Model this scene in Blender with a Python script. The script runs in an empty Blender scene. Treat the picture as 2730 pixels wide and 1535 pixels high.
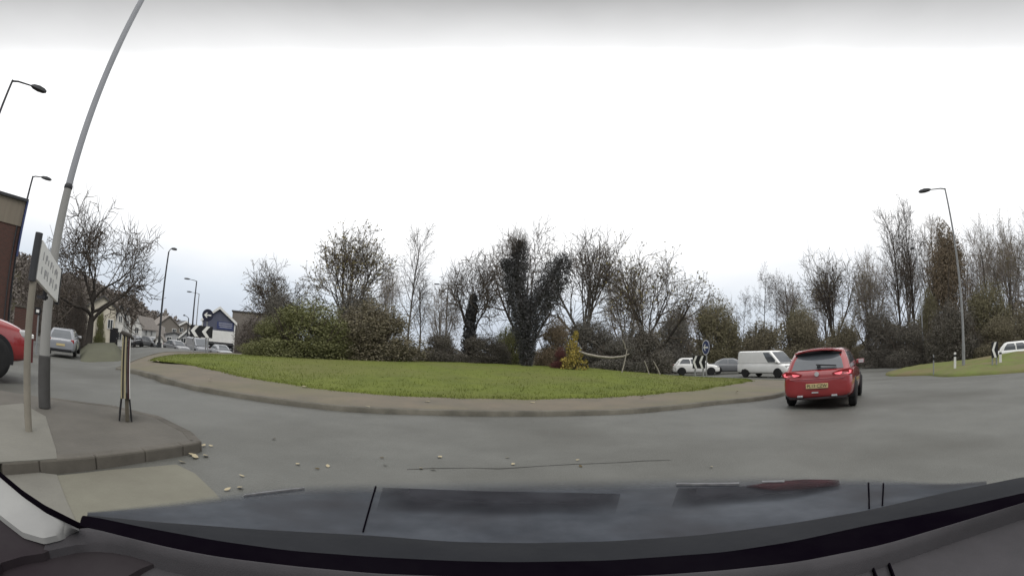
import bpy, math, random
import numpy as np
from mathutils import Vector, Matrix

S = bpy.context.scene
COL = S.collection
rad = math.radians

# ------------------------------------------------------------------ camera
# wide dash camera: equidistant lens, 1180 px per radian on a 2730 px wide frame
CAM_H, PITCH, ROLL, FPX = 1.30, 0.147, 0.0320, 1180.0
cd = bpy.data.cameras.new('dash_camera')
cam = bpy.data.objects.new('dash_camera', cd)
COL.objects.link(cam)
cam.matrix_world = (Matrix.Translation((0, 0, CAM_H)) @ Matrix.Rotation(math.pi / 2 + PITCH, 4, 'X')
                    @ Matrix.Rotation(ROLL, 4, 'Z'))
cd.type = 'PANO'
cd.panorama_type = 'FISHEYE_LENS_POLYNOMIAL'
cd.sensor_fit = 'HORIZONTAL'
cd.sensor_width = 36.0
cd.sensor_height = 36.0 * 575 / 1024
cd.fisheye_fov = rad(200)
cd.fisheye_polynomial_k0 = 0.0
cd.fisheye_polynomial_k1 = -1.0 / (FPX / 2730 * 36.0)
cd.fisheye_polynomial_k2 = 0.0
cd.fisheye_polynomial_k3 = 0.0
cd.fisheye_polynomial_k4 = 0.0
cd.clip_start = 0.05
cd.clip_end = 3000
S.camera = cam

# ------------------------------------------------------------------ world, sun, exposure
SUN_EL, SUN_AZ = 48, 150
W = bpy.data.worlds.new('World')
S.world = W
W.use_nodes = True
nt = W.node_tree
nt.nodes.clear()
out = nt.nodes.new('ShaderNodeOutputWorld')
bg = nt.nodes.new('ShaderNodeBackground')
sky = nt.nodes.new('ShaderNodeTexSky')
sky.sky_type = 'NISHITA'
sky.sun_disc = False
sky.sun_elevation = rad(SUN_EL)
sky.sun_rotation = rad(SUN_AZ)
scale = nt.nodes.new('ShaderNodeVectorMath'); scale.operation = 'SCALE'; scale.inputs['Scale'].default_value = 0.10
tc = nt.nodes.new('ShaderNodeTexCoord')
sx = nt.nodes.new('ShaderNodeSeparateXYZ')
nz = nt.nodes.new('ShaderNodeTexNoise'); nz.inputs['Scale'].default_value = 2.2; nz.inputs['Detail'].default_value = 5
mapn = nt.nodes.new('ShaderNodeMapping'); mapn.inputs['Scale'].default_value = (1, 1, 3.0)
ma = nt.nodes.new('ShaderNodeMath'); ma.operation = 'MULTIPLY_ADD'; ma.inputs[1].default_value = 0.12; 
ramp = nt.nodes.new('ShaderNodeValToRGB')
els = [(0.0, (.60, .66, .75)), (0.10, (.64, .70, .80)), (0.16, (.78, .84, .92)), (0.22, (1.0, 1.02, 1.05)), (0.29, (1.28, 1.28, 1.28)),
       (0.68, (1.45, 1.45, 1.45))]
r = ramp.color_ramp
while len(r.elements) < len(els):
    r.elements.new(0.5)
for e, (p, c) in zip(r.elements, els):
    e.position = p; e.color = (*c, 1)
mix = nt.nodes.new('ShaderNodeMixRGB'); mix.inputs['Fac'].default_value = 0.93
# grey band added to the upper sky: its edge is a circle on the sky
bdot = nt.nodes.new('ShaderNodeVectorMath'); bdot.operation = 'DOT_PRODUCT'; bdot.inputs[1].default_value = (-0.0313, -0.3423, 0.9391)
bn = nt.nodes.new('ShaderNodeMath'); bn.operation = 'MULTIPLY_ADD'; bn.inputs[1].default_value = 0.05
bank = nt.nodes.new('ShaderNodeValToRGB')  # ramp of the grey band added to the upper sky
bank.color_ramp.elements.new(.5)
for k_, (p, v) in enumerate([(0.3243, 1.0), (0.3684, 0.7), (0.4658, 0.36)]):
    bank.color_ramp.elements[k_].color = (v, v, v, 1)
bank.color_ramp.elements[0].position = 0.3243; bank.color_ramp.elements[1].position = 0.3684; bank.color_ramp.elements[2].position = 0.4658
for p, v in ((.56, .36), (.74, 1.15)):  # sky brightened overhead, out of view, to restore the scene's light
    e = bank.color_ramp.elements.new(p); e.color = (v, v, v, 1)
bmul = nt.nodes.new('ShaderNodeMixRGB'); bmul.blend_type = 'MULTIPLY'; bmul.inputs['Fac'].default_value = 1.0
L = nt.links.new
L(tc.outputs['Generated'], sx.inputs[0])
L(tc.outputs['Generated'], mapn.inputs['Vector'])
L(mapn.outputs[0], nz.inputs['Vector'])
L(nz.outputs['Fac'], ma.inputs[0]); L(sx.outputs['Z'], ma.inputs[2])
L(ma.outputs[0], ramp.inputs['Fac'])
L(sky.outputs[0], scale.inputs[0])
L(scale.outputs[0], mix.inputs['Color1']); L(ramp.outputs[0], mix.inputs['Color2'])
L(tc.outputs['Generated'], bdot.inputs[0]); L(nz.outputs['Fac'], bn.inputs[0]); L(bdot.outputs['Value'], bn.inputs[2])
L(bn.outputs[0], bank.inputs['Fac'])
L(mix.outputs[0], bmul.inputs['Color1']); L(bank.outputs[0], bmul.inputs['Color2'])
L(bmul.outputs[0], bg.inputs['Color']); L(bg.outputs[0], out.inputs['Surface'])
bg.inputs['Strength'].default_value = 1.0
sl = bpy.data.lights.new('sun', 'SUN'); sl.energy = 0.8; sl.angle = rad(25); sl.color = (1, .96, .9)
so = bpy.data.objects.new('sun', sl); COL.objects.link(so)
# Nishita sun_rotation turns clockwise seen from above, from +Y
sdir = Vector((math.sin(rad(SUN_AZ)) * math.cos(rad(SUN_EL)), math.cos(rad(SUN_AZ)) * math.cos(rad(SUN_EL)), math.sin(rad(SUN_EL))))
so.rotation_euler = sdir.to_track_quat('Z', 'Y').to_euler()
so.location = sdir * 60
S.view_settings.view_transform = 'Standard'
S.view_settings.look = 'None'
S.view_settings.exposure = 0.0
S.view_settings.gamma = 1.0
S.render.film_transparent = False
S.cycles.max_bounces = 5
S.cycles.diffuse_bounces = 3
S.cycles.transparent_max_bounces = 6
S.cycles.use_denoising = True

# ------------------------------------------------------------------ helpers
def ray(x, y):
    x = x - 1365.0; y = -(y - 767.5)
    c, s = math.cos(ROLL), math.sin(ROLL)
    x, y = c * x - s * y, s * x + c * y
    r_ = math.hypot(x, y) + 1e-9; th = r_ / FPX
    d = (math.sin(th) * x / r_, math.cos(th), math.sin(th) * y / r_)
    c, s = math.cos(PITCH), math.sin(PITCH)
    return np.array((d[0], c * d[1] - s * d[2], s * d[1] + c * d[2]))
def at(x, y, D):
    """point on the sight line through photo pixel (x, y) at D metres of horizontal distance"""
    d = ray(x, y); k = D / math.hypot(d[0], d[1])
    return np.array((d[0] * k, d[1] * k, CAM_H + d[2] * k))
def onz(x, y, z):
    d = ray(x, y); k = (z - CAM_H) / d[2]
    return np.array((d[0] * k, d[1] * k, z))
def az(x, y=930):
    d = ray(x, y); return math.atan2(d[0], d[1])

def g(x, y):
    """lie of the land: level round the camera, falling away down the road on the left"""
    s = 3.0 * np.logaddexp(0, (-.766 * x + .643 * y - 13) / 3.0)
    sm = lambda v, a, b: (lambda t: t * t * (3 - 2 * t))(np.clip((v - a) / (b - a), 0, 1))
    w = np.maximum(sm(-np.arctan2(x, y), .76, .93), sm(np.hypot(x, y), 32, 50))
    return -w * (.85 * (1 - np.exp(-s / 9.0)) + .012 * s) - .42 * sm(np.arctan2(x, y), .15, .42) * sm(np.hypot(x, y), 17, 33)
def ong(x, y, dz=0.0):
    """where the sight line through a photo pixel meets the land (plus dz)"""
    p = onz(x, y, dz)
    for _ in range(12): p = onz(x, y, float(g(p[0], p[1])) + dz)
    return p

class MB:
    def __init__(self): self.v = []; self.f = []; self.m = []
    def add(self, vs, fs, mi=0):
        o = len(self.v); self.v.extend([tuple(map(float, p)) for p in vs])
        for f in fs: self.f.append([i + o for i in f]); self.m.append(mi)
        return self
    def box(self, c, s, R=None, mi=0):
        x, y, z = s[0] / 2, s[1] / 2, s[2] / 2
        vs = [Vector(p) for p in ((-x, -y, -z), (x, -y, -z), (x, y, -z), (-x, y, -z), (-x, -y, z), (x, -y, z), (x, y, z), (-x, y, z))]
        if R is not None: vs = [R @ p for p in vs]
        vs = [p + Vector(c) for p in vs]
        return self.add(vs, [(0, 3, 2, 1), (4, 5, 6, 7), (0, 1, 5, 4), (1, 2, 6, 5), (2, 3, 7, 6), (3, 0, 4, 7)], mi)
    def tube(self, pts, rs, k=8, cap=True, mi=0):
        P = [Vector(p) for p in pts]
        if not hasattr(rs, '__len__'): rs = [rs] * len(P)
        vs = []
        a = None
        for i, p in enumerate(P):
            t = (P[min(i + 1, len(P) - 1)] - P[max(i - 1, 0)]).normalized()
            if a is None:
                a = t.cross(Vector((0, 0, 1)))
                if a.length < .1: a = t.cross(Vector((1, 0, 0)))
            a = (a - t * a.dot(t)).normalized(); b = t.cross(a)
            for j in range(k):
                q = 2 * math.pi * j / k
                vs.append(p + (a * math.cos(q) + b * math.sin(q)) * rs[i])
        fs = [(i * k + j, i * k + (j + 1) % k, (i + 1) * k + (j + 1) % k, (i + 1) * k + j) for i in range(len(P) - 1) for j in range(k)]
        if cap: fs += [tuple(range(k))[::-1], tuple(range((len(P) - 1) * k, len(P) * k))]
        return self.add(vs, fs, mi)
    def lathe(self, prof, k=24, axis='Z', c=(0, 0, 0), mi=0):
        vs = []
        for (r_, h) in prof:
            for j in range(k):
                q = 2 * math.pi * j / k
                p = (r_ * math.cos(q), r_ * math.sin(q), h)
                if axis == 'Y': p = (p[0], p[2], p[1])
                if axis == 'X': p = (p[2], p[0], p[1])
                vs.append((p[0] + c[0], p[1] + c[1], p[2] + c[2]))
        n = len(prof)
        fs = [(i * k + j, i * k + (j + 1) % k, (i + 1) * k + (j + 1) % k, (i + 1) * k + j) for i in range(n - 1) for j in range(k)]
        fs += [tuple(range(k))[::-1], tuple(range((n - 1) * k, n * k))]
        return self.add(vs, fs, mi)
    def prism(self, poly, depth, fn, mi=0):
        """2-D outline poly, extruded by depth; fn(u, v, w) -> 3-D"""
        n = len(poly)
        vs = [fn(u, v, 0) for u, v in poly] + [fn(u, v, depth) for u, v in poly]
        fs = [tuple(range(n)), tuple(range(n, 2 * n))[::-1]] + [(i, i + n, (i + 1) % n + n, (i + 1) % n) for i in range(n)]
        return self.add(vs, fs, mi)
    def build(self, name, mats, parent=None, smooth=False, fix=True):
        me = bpy.data.meshes.new(name)
        me.from_pydata(self.v, [], self.f)
        if not isinstance(mats, (list, tuple)): mats = [mats]
        for m_ in mats: me.materials.append(m_)
        if len(mats) > 1: me.polygons.foreach_set('material_index', self.m)
        if fix:
            import bmesh
            bm = bmesh.new(); bm.from_mesh(me); bmesh.ops.recalc_face_normals(bm, faces=bm.faces); bm.to_mesh(me); bm.free()
        if smooth:
            me.polygons.foreach_set('use_smooth', [True] * len(me.polygons)); me.set_sharp_from_angle(angle=rad(42))
        o = bpy.data.objects.new(name, me); COL.objects.link(o)
        if parent is not None: o.parent = parent
        return o

def np_mesh(name, V, F, mats, parent=None, smooth=False):
    """fast mesh from numpy: V (n,3), F (m,k) all k-gons"""
    me = bpy.data.meshes.new(name)
    V = np.asarray(V, np.float32); F = np.asarray(F, np.int32); k = F.shape[1]
    me.vertices.add(len(V)); me.vertices.foreach_set('co', V.ravel())
    me.loops.add(F.size); me.loops.foreach_set('vertex_index', F.ravel())
    me.polygons.add(len(F)); me.polygons.foreach_set('loop_start', np.arange(len(F), dtype=np.int32) * k)
    me.update(calc_edges=True)
    if smooth: me.polygons.foreach_set('use_smooth', np.ones(len(F), bool))
    for m_ in (mats if isinstance(mats, (list, tuple)) else [mats]): me.materials.append(m_)
    o = bpy.data.objects.new(name, me); COL.objects.link(o)
    if parent is not None: o.parent = parent
    return o

def tag(o, label=None, cat=None, group=None, kind=None):
    if label: o['label'] = label
    if cat: o['category'] = cat
    if group: o['group'] = group
    if kind: o['kind'] = kind
    return o
def thing(name, label, cat, loc=(0, 0, 0), rz=0.0, group=None):
    o = bpy.data.objects.new(name, None); COL.objects.link(o)
    o.empty_display_size = .2
    o.location = tuple(map(float, loc)); o.rotation_euler = (0, 0, rz)
    return tag(o, label, cat, group)
def copy_tree(o, parent=None):
    c = o.copy(); COL.objects.link(c)
    if parent is not None: c.parent = parent
    for ch in list(o.children): copy_tree(ch, c)
    return c
def bevel(o, w=.02, n=2):
    m_ = o.modifiers.new('bevel', 'BEVEL'); m_.width = w; m_.segments = n; m_.limit_method = 'ANGLE'; m_.angle_limit = rad(40)
    return o
def subsurf(o, n=2):
    m_ = o.modifiers.new('sub', 'SUBSURF'); m_.levels = n; m_.render_levels = n
    return o

def s2l(c):
    return tuple(((v / 255) / 12.92 if v / 255 <= .04045 else ((v / 255 + .055) / 1.055) ** 2.4) for v in c)
MATS = {}
def mat(name, c1, c2=None, rough=.7, spec=.3, scale=3.0, detail=6, bump=0.0, bscale=None, metal=0.0, island=False, coat=0.0,
        stretch=None, c3=None, scale3=.3):
    """Principled with a noise-mixed colour pair in object space"""
    if name in MATS: return MATS[name]
    m_ = bpy.data.materials.new(name); m_.use_nodes = True
    t = m_.node_tree; b = t.nodes['Principled BSDF']
    b.inputs['Roughness'].default_value = rough
    b.inputs['Specular IOR Level'].default_value = spec
    b.inputs['Metallic'].default_value = metal
    b.inputs['Coat Weight'].default_value = coat
    b.inputs['Coat Roughness'].default_value = .06
    if c2 is None: c2 = tuple(v * .86 for v in c1)
    tcn = t.nodes.new('ShaderNodeTexCoord'); n = t.nodes.new('ShaderNodeTexNoise')
    n.inputs['Scale'].default_value = scale; n.inputs['Detail'].default_value = detail; n.inputs['Roughness'].default_value = .65
    src = tcn.outputs['Object']
    if stretch:
        mp = t.nodes.new('ShaderNodeMapping'); mp.inputs['Scale'].default_value = stretch
        t.links.new(src, mp.inputs['Vector']); src = mp.outputs[0]
    t.links.new(src, n.inputs['Vector'])
    rmp = t.nodes.new('ShaderNodeValToRGB'); rmp.color_ramp.elements[0].position = .35; rmp.color_ramp.elements[1].position = .65
    rmp.color_ramp.elements[0].color = (*c1, 1); rmp.color_ramp.elements[1].color = (*c2, 1)
    fac = n.outputs['Fac']
    if island:
        gn = t.nodes.new('ShaderNodeNewGeometry'); av = t.nodes.new('ShaderNodeMath'); av.operation = 'MULTIPLY_ADD'; av.inputs[1].default_value = .5
        hf = t.nodes.new('ShaderNodeMath'); hf.operation = 'MULTIPLY'; hf.inputs[1].default_value = .5
        t.links.new(n.outputs['Fac'], hf.inputs[0])
        t.links.new(gn.outputs['Random Per Island'], av.inputs[0]); t.links.new(hf.outputs[0], av.inputs[2])
        fac = av.outputs[0]
        rmp.color_ramp.elements[0].position = .2; rmp.color_ramp.elements[1].position = .8
    t.links.new(fac, rmp.inputs['Fac'])
    colr = rmp.outputs[0]
    if c3 is not None:
        n3 = t.nodes.new('ShaderNodeTexNoise'); n3.inputs['Scale'].default_value = scale3; n3.inputs['Detail'].default_value = 4
        r3 = t.nodes.new('ShaderNodeValToRGB'); r3.color_ramp.elements[0].position = .45; r3.color_ramp.elements[1].position = .68
        mx = t.nodes.new('ShaderNodeMixRGB'); mx.inputs['Color2'].default_value = (*c3, 1)
        t.links.new(tcn.outputs['Object'], n3.inputs['Vector']); t.links.new(n3.outputs['Fac'], r3.inputs['Fac'])
        t.links.new(r3.outputs[0], mx.inputs['Fac']); t.links.new(colr, mx.inputs['Color1']); colr = mx.outputs[0]
    t.links.new(colr, b.inputs['Base Color'])
    if bump:
        nb = t.nodes.new('ShaderNodeTexNoise'); nb.inputs['Scale'].default_value = bscale or scale * 8; nb.inputs['Detail'].default_value = 5
        bp = t.nodes.new('ShaderNodeBump'); bp.inputs['Strength'].default_value = bump; bp.inputs['Distance'].default_value = .02
        t.links.new(tcn.outputs['Object'], nb.inputs['Vector']); t.links.new(nb.outputs['Fac'], bp.inputs['Height'])
        t.links.new(bp.outputs[0], b.inputs['Normal'])
    MATS[name] = m_
    return m_
def brick_mat(name, c1, c2, mortar, scale=1.0):
    m_ = bpy.data.materials.new(name); m_.use_nodes = True
    t = m_.node_tree; b = t.nodes['Principled BSDF']; b.inputs['Roughness'].default_value = .85
    br = t.nodes.new('ShaderNodeTexBrick'); br.inputs['Color1'].default_value = (*c1, 1); br.inputs['Color2'].default_value = (*c2, 1)
    br.inputs['Mortar'].default_value = (*mortar, 1); br.inputs['Scale'].default_value = scale
    br.inputs['Brick Width'].default_value = .23; br.inputs['Row Height'].default_value = .075; br.inputs['Mortar Size'].default_value = .008
    tcn = t.nodes.new('ShaderNodeTexCoord'); mp = t.nodes.new('ShaderNodeMapping'); mp.inputs['Rotation'].default_value = (rad(90), 0, 0)
    t.links.new(tcn.outputs['Object'], mp.inputs['Vector']); t.links.new(mp.outputs[0], br.inputs['Vector'])
    t.links.new(br.outputs['Color'], b.inputs['Base Color'])
    return m_
def glow(name, c, s):
    m_ = bpy.data.materials.new(name); m_.use_nodes = True; b = m_.node_tree.nodes['Principled BSDF']
    b.inputs['Base Color'].default_value = (*c, 1); b.inputs['Emission Color'].default_value = (*c, 1); b.inputs['Emission Strength'].default_value = s
    b.inputs['Roughness'].default_value = .2
    return m_

ASPH = mat('asphalt', (.118, .119, .107), (.096, .097, .087), rough=.62, spec=.35, scale=.8, bump=.6, bscale=45, c3=(.070, .069, .059), scale3=.2)
GLARE = mat('glare_tone', (.165, .160, .138), (.135, .130, .112), rough=.8, scale=1.2, bump=.2, bscale=30)  # pale tone for painted windscreen glare
KERBM = mat('kerb_concrete', (.135, .125, .10), (.075, .070, .056), rough=.8, scale=1.5, bump=.2)
APRON = mat('apron_paving', (.158, .132, .098), (.118, .106, .082), rough=.85, scale=1.0, bump=.3, bscale=14, c3=(.13, .125, .07), scale3=.22)
EARTH = mat('earth', (.07, .062, .035), (.05, .045, .03), rough=.95, scale=.6)
GRASS = mat('grass', (.128, .152, .032), (.096, .115, .028), rough=.9, spec=.1, scale=.9, bump=.6, bscale=22, c3=(.125, .128, .045), scale3=.17)
GRASS2 = mat('verge_grass', (.140, .168, .050), (.120, .128, .052), rough=.9, spec=.1, scale=.9, bump=.6, bscale=22, c3=(.16, .135, .075), scale3=.4)
BLADE = mat('grass_blade', (.145, .170, .037), (.094, .112, .028), rough=.8, spec=.15, scale=1, island=True)
BARK = mat('bark', (.050, .043, .037), (.030, .026, .023), rough=.9, scale=4)
BARKG = mat('bark_grey', (.115, .105, .098), (.075, .068, .062), rough=.9, scale=4)
TWIG = mat('twig', (.108, .088, .070), (.070, .059, .050), rough=.9, scale=4)
TWIGB = mat('twig_brown', (.27, .235, .20), (.20, .175, .15), rough=.9, scale=4)
def leafm(name, c1, c2): return mat(name, c1, c2, rough=.75, spec=.2, scale=2.2, island=True)
LF_DARK = leafm('leaf_dark', (.150, .135, .112), (.100, .092, .080))
LF_IVY = leafm('leaf_ivy', (.088, .086, .086), (.060, .060, .062))
LF_OLIVE = leafm('leaf_olive', (.195, .198, .085), (.115, .120, .060))
LF_BROWN = leafm('leaf_brown', (.200, .175, .115), (.128, .114, .082))
LF_RUST = leafm('leaf_rust', (.215, .165, .110), (.14, .115, .085))
LF_GREY = leafm('leaf_grey', (.165, .152, .128), (.105, .100, .090))
LF_HILL = leafm('leaf_hill', (.165, .142, .124), (.120, .106, .096))
LF_AUT = leafm('leaf_autumn', (.26, .215, .085), (.10, .092, .055))
LF_OLB = leafm('leaf_olive_brown', (.200, .180, .105), (.128, .118, .078))
LF_YEL = leafm('leaf_yellow', (.40, .30, .07), (.14, .13, .045))
LF_RED = leafm('leaf_red', (.14, .05, .045), (.085, .045, .042))
STEEL = mat('galvanised_steel', (.26, .265, .27), (.20, .205, .21), rough=.55, scale=3, spec=.4)
STEELD = mat('dark_steel', (.045, .047, .05), (.035, .036, .04), rough=.5, scale=3)
POLEG = mat('pole_grey', (.35, .36, .385), (.29, .30, .32), rough=.6, scale=2.5, stretch=(1, 1, .3))
POLEB = mat('pole_base_paint', (.075, .074, .072), (.06, .058, .056), rough=.6, scale=6)
WHITE = mat('white_paint', (.74, .74, .72), (.66, .66, .63), rough=.6, scale=2)
CREAM = mat('cream_render', (.64, .60, .50), (.54, .50, .41), rough=.85, scale=1.2)
BLACK = mat('black_plastic', (.012, .012, .014), (.018, .018, .02), rough=.45, scale=5)
TYRE = mat('tyre', (.014, .014, .015), (.02, .02, .02), rough=.8, scale=8)
RIM = mat('alloy', (.42, .43, .45), (.34, .35, .36), rough=.35, metal=.6, scale=5)
GLASS = mat('window_glass', (.035, .042, .05), (.05, .058, .066), rough=.08, spec=.6, scale=1)
CGLASS = mat('car_glass', (.075, .084, .095), (.10, .11, .12), rough=.06, spec=.8, scale=1)
SLATE = mat('slate_roof', (.10, .098, .10), (.075, .073, .075), rough=.8, scale=3)
TILE = mat('tile_roof', (.25, .225, .20), (.19, .17, .155), rough=.85, scale=3)
BRICK = brick_mat('red_brick', (.085, .032, .024), (.06, .026, .02), (.07, .06, .05))
BRICKB = brick_mat('brown_brick', (.20, .175, .15), (.16, .145, .128), (.17, .16, .145))
BLUEP = mat('blue_paint', (.050, .065, .16), (.042, .055, .13), rough=.6, scale=2)

# ------------------------------------------------------------------ ground and road
def axis(n0, near, step, far):
    a = list(np.arange(-near, near + .01, step)); d = step
    p = near
    ex = []
    while p < far:
        d *= 1.35; p += d; ex.append(p)
    return np.array([-e for e in ex[::-1]] + a + ex)
def sheet(name, m_, mask=None, dz=0.0):
    X = axis(0, 90, 1.5, 900); n = len(X)
    gx, gy = np.meshgrid(X, X); gy = gy + 20
    gz = np.maximum(g(gx, gy), -7.0) + dz
    V = np.c_[gx.ravel(), gy.ravel(), gz.ravel()]
    i, j = np.meshgrid(np.arange(n - 1), np.arange(n - 1))
    q = (j * n + i).ravel()
    F = np.c_[q, q + 1, q + n + 1, q + n]
    if mask is not None:
        cx = V[F].mean(1); F = F[mask(cx[:, 0], cx[:, 1])]
        u, inv = np.unique(F, return_inverse=True); V = V[u]; F = inv.reshape(F.shape)
    return tag(np_mesh(name, V, F, m_, smooth=True), kind='structure')
sheet('ground', EARTH, None, -0.05)
def road_mask(x, y):
    s = -.766 * x + .643 * y; t = .643 * x + .766 * y
    return (np.hypot(x + 1, y - 26) < 38) | ((s > 0) & (s < 160) & (np.abs(t + 2) < 22)) | (y < 16) & (np.abs(x) < 60)
sheet('road', ASPH, road_mask, 0.0)

def spline(P, n):
    P = np.array(P, float); m_ = len(P); o = []
    for i in range(m_):
        a, b, c, d = P[(i - 1) % m_], P[i], P[(i + 1) % m_], P[(i + 2) % m_]
        for t in np.linspace(0, 1, n, endpoint=False):
            o.append(.5 * ((2 * b) + (-a + c) * t + (2 * a - 5 * b + 4 * c - d) * t * t + (-a + 3 * b - 3 * c + d) * t ** 3))
    return np.array(o)
KP = [ong(345, 985, .1), ong(470, 1017, .1), ong(600, 1043, .1), onz(900, 1082, .1), onz(1130, 1093, .1), onz(1365, 1097, .1), onz(1530, 1096, .1), onz(1700, 1090, .1), onz(1900, 1070, .1), onz(2090, 1046, .1)]
KP = [p[:2] for p in KP] + [(13.0, 17.0), (15.2, 23), (14.0, 31), (8, 39.5), (-2, 43), (-12, 41), (-18, 34.5), (-19.3, 26), (-17.6, 17.5), (-14, 11.6)]
GP = [ong(410, 957, .18), ong(500, 968, .18), ong(600, 990, .18), onz(900, 1038, .18), onz(1130, 1054, .18), onz(1365, 1060, .18), onz(1530, 1058, .18), onz(1700, 1050, .18), onz(1900, 1030, .18), onz(1990, 1013, .18)]
GP = [p[:2] for p in GP] + [(12.6, 21.5), (13.2, 26), (11.5, 31.5), (7, 37), (-2, 40), (-11, 38), (-15.8, 32.5), (-16.8, 26), (-16.2, 20.5), (-15.0, 16.6)]
CEN = np.array((-2.0, 26.5))
NI = 240
def polar(P):
    """outline resampled by bearing round the island's centre"""
    C = spline(P, 24) - CEN
    a = np.arctan2(C[:, 1], C[:, 0]); r_ = np.hypot(C[:, 0], C[:, 1]); o = np.argsort(a)
    th = np.linspace(-math.pi, math.pi, NI, endpoint=False)
    return np.interp(th, a[o], r_[o], period=2 * math.pi)
TH = np.linspace(-math.pi, math.pi, NI, endpoint=False)
KR = polar(KP); GR = polar(GP); GR = np.minimum(GR, KR - .7)
def isl_r(x, y):
    a = math.atan2(y - CEN[1], x - CEN[0]); return np.interp(a, TH, GR, period=2 * math.pi)
def lawn_h(d): return .17 + .52 * (1 - np.exp(-np.maximum(d, 0) / 8.0))
def lawn_z(x, y):
    d = isl_r(x, y) - math.hypot(x - CEN[0], y - CEN[1])
    return float(g(x, y) + lawn_h(d)) if d > 0 else float(g(x, y))
def ringmesh(name, rings, m_, smooth=True):
    """rings: list of (radius array, height array)"""
    V = []
    for R_, z in rings:
        x = CEN[0] + R_ * np.cos(TH); y = CEN[1] + R_ * np.sin(TH)
        V.append(np.c_[x, y, g(x, y) + z])
    V = np.vstack(V); n = len(rings); i = np.arange(NI); F = []
    for k in range(n - 1):
        F.append(np.c_[k * NI + i, k * NI + (i + 1) % NI, (k + 1) * NI + (i + 1) % NI, (k + 1) * NI + i])
    return np_mesh(name, V, np.vstack(F), m_, smooth=smooth)
one = np.ones(NI)
tag(ringmesh('roundabout_kerb', [(KR, -.05 * one), (KR - .01, .09 * one), (KR - .03, .105 * one), (KR - .16, .108 * one), (KR - .165, .02 * one)], KERBM, False), kind='structure')
rng = np.random.default_rng(3)
wob = np.convolve(np.tile(rng.normal(0, .35, NI), 3), np.ones(3) / 3, 'same')[NI:2 * NI]
GRW = GR + wob * .5
tag(ringmesh('roundabout_apron', [(KR - .165, .085 * one), (KR * .5 + GR * .5, .125 * one), (GR - 1.2, .15 * one)], APRON), kind='structure')
rings = [(GRW, .12 * one), (GRW - .08, .185 * one)]
for d in (0.4, .8, 1.4, 2.2, 3.2, 4.5, 6, 8, 10, 12, 14):
    R_ = np.maximum(GR - d, 0.0); rings.append((R_, lawn_h(np.minimum(d, GR)) + rng.normal(0, .012, NI)))
rings.append((np.zeros(NI), lawn_h(14.0) * one))
LAWN = tag(ringmesh('lawn', rings, GRASS), kind='structure')

# grass blades along the near lawn and its ragged edge
def blades(name, pts, h, m_):
    n = len(pts); a = rng.uniform(0, 2 * math.pi, n); w = h * .16
    lean = rng.normal(0, .35, (n, 2)) * h[:, None]
    dx = np.c_[np.cos(a) * w, np.sin(a) * w, np.zeros(n)]
    tip = pts + np.c_[lean, h]
    V = np.stack([pts - dx, pts + dx, tip], 1).reshape(-1, 3)
    return np_mesh(name, V, np.arange(3 * n).reshape(-1, 3), m_)
pts = []
for _ in range(26000):
    a = rng.uniform(-2.75, -.28); R_ = np.interp(a, TH, GRW)
    d = rng.exponential(2.2) - .10 if rng.random() < .8 else rng.normal(0, .07)
    x, y = CEN[0] + (R_ - d) * math.cos(a), CEN[1] + (R_ - d) * math.sin(a)
    pts.append((x, y, g(x, y) + (lawn_h(d) if d > 0 else .13) - .01))
pts = np.array(pts)
tag(blades('lawn_grass', pts, rng.uniform(.03, .075, len(pts)), BLADE), 'rough green grass blades on the roundabout lawn and over its edge', 'grass', kind='stuff')

# right-hand verge mound
VP = [onz(2470, 984, .02)[:2], onz(2515, 995, .02)[:2], onz(2600, 993, .02)[:2], onz(2730, 983, .02)[:2], (22.6, 6), (24, 1), (34, 0), (40, 9), (40, 20), (33, 25), (27, 23.5), (23, 20)]
VC = np.array((29.5, 13.5))
C_ = spline(VP, 16) - VC; a_ = np.arctan2(C_[:, 1], C_[:, 0]); o_ = np.argsort(a_)
VR = np.interp(TH, a_[o_], np.hypot(C_[:, 0], C_[:, 1])[o_], period=2 * math.pi)
def verge_z(x, y):
    a = math.atan2(y - VC[1], x - VC[0]); d = np.interp(a, TH, VR, period=2 * math.pi) - math.hypot(x - VC[0], y - VC[1])
    return float(g(x, y) + (.08 + .46 * (1 - math.exp(-d / 2.2)) if d > 0 else 0))
V = []
ds = (0, .05, .4, .9, 1.5, 2.3, 3.2, 4.5, 6)
for d in ds:
    R_ = np.maximum(VR - d, 0); x = VC[0] + R_ * np.cos(TH); y = VC[1] + R_ * np.sin(TH)
    V.append(np.c_[x, y, g(x, y) + (-.03 if d == 0 else .08 + .46 * (1 - math.exp(-d / 2.2))) + (rng.normal(0, .015, NI) if d > .1 else 0)])
V.append(np.c_[np.full(NI, VC[0]), np.full(NI, VC[1]), np.full(NI, .54)])
i = np.arange(NI)
F = np.vstack([np.c_[k * NI + i, k * NI + (i + 1) % NI, (k + 1) * NI + (i + 1) % NI, (k + 1) * NI + i] for k in range(len(V) - 1)])
tag(np_mesh('grass_verge', np.vstack(V), F, GRASS2, smooth=True), kind='structure')

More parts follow.
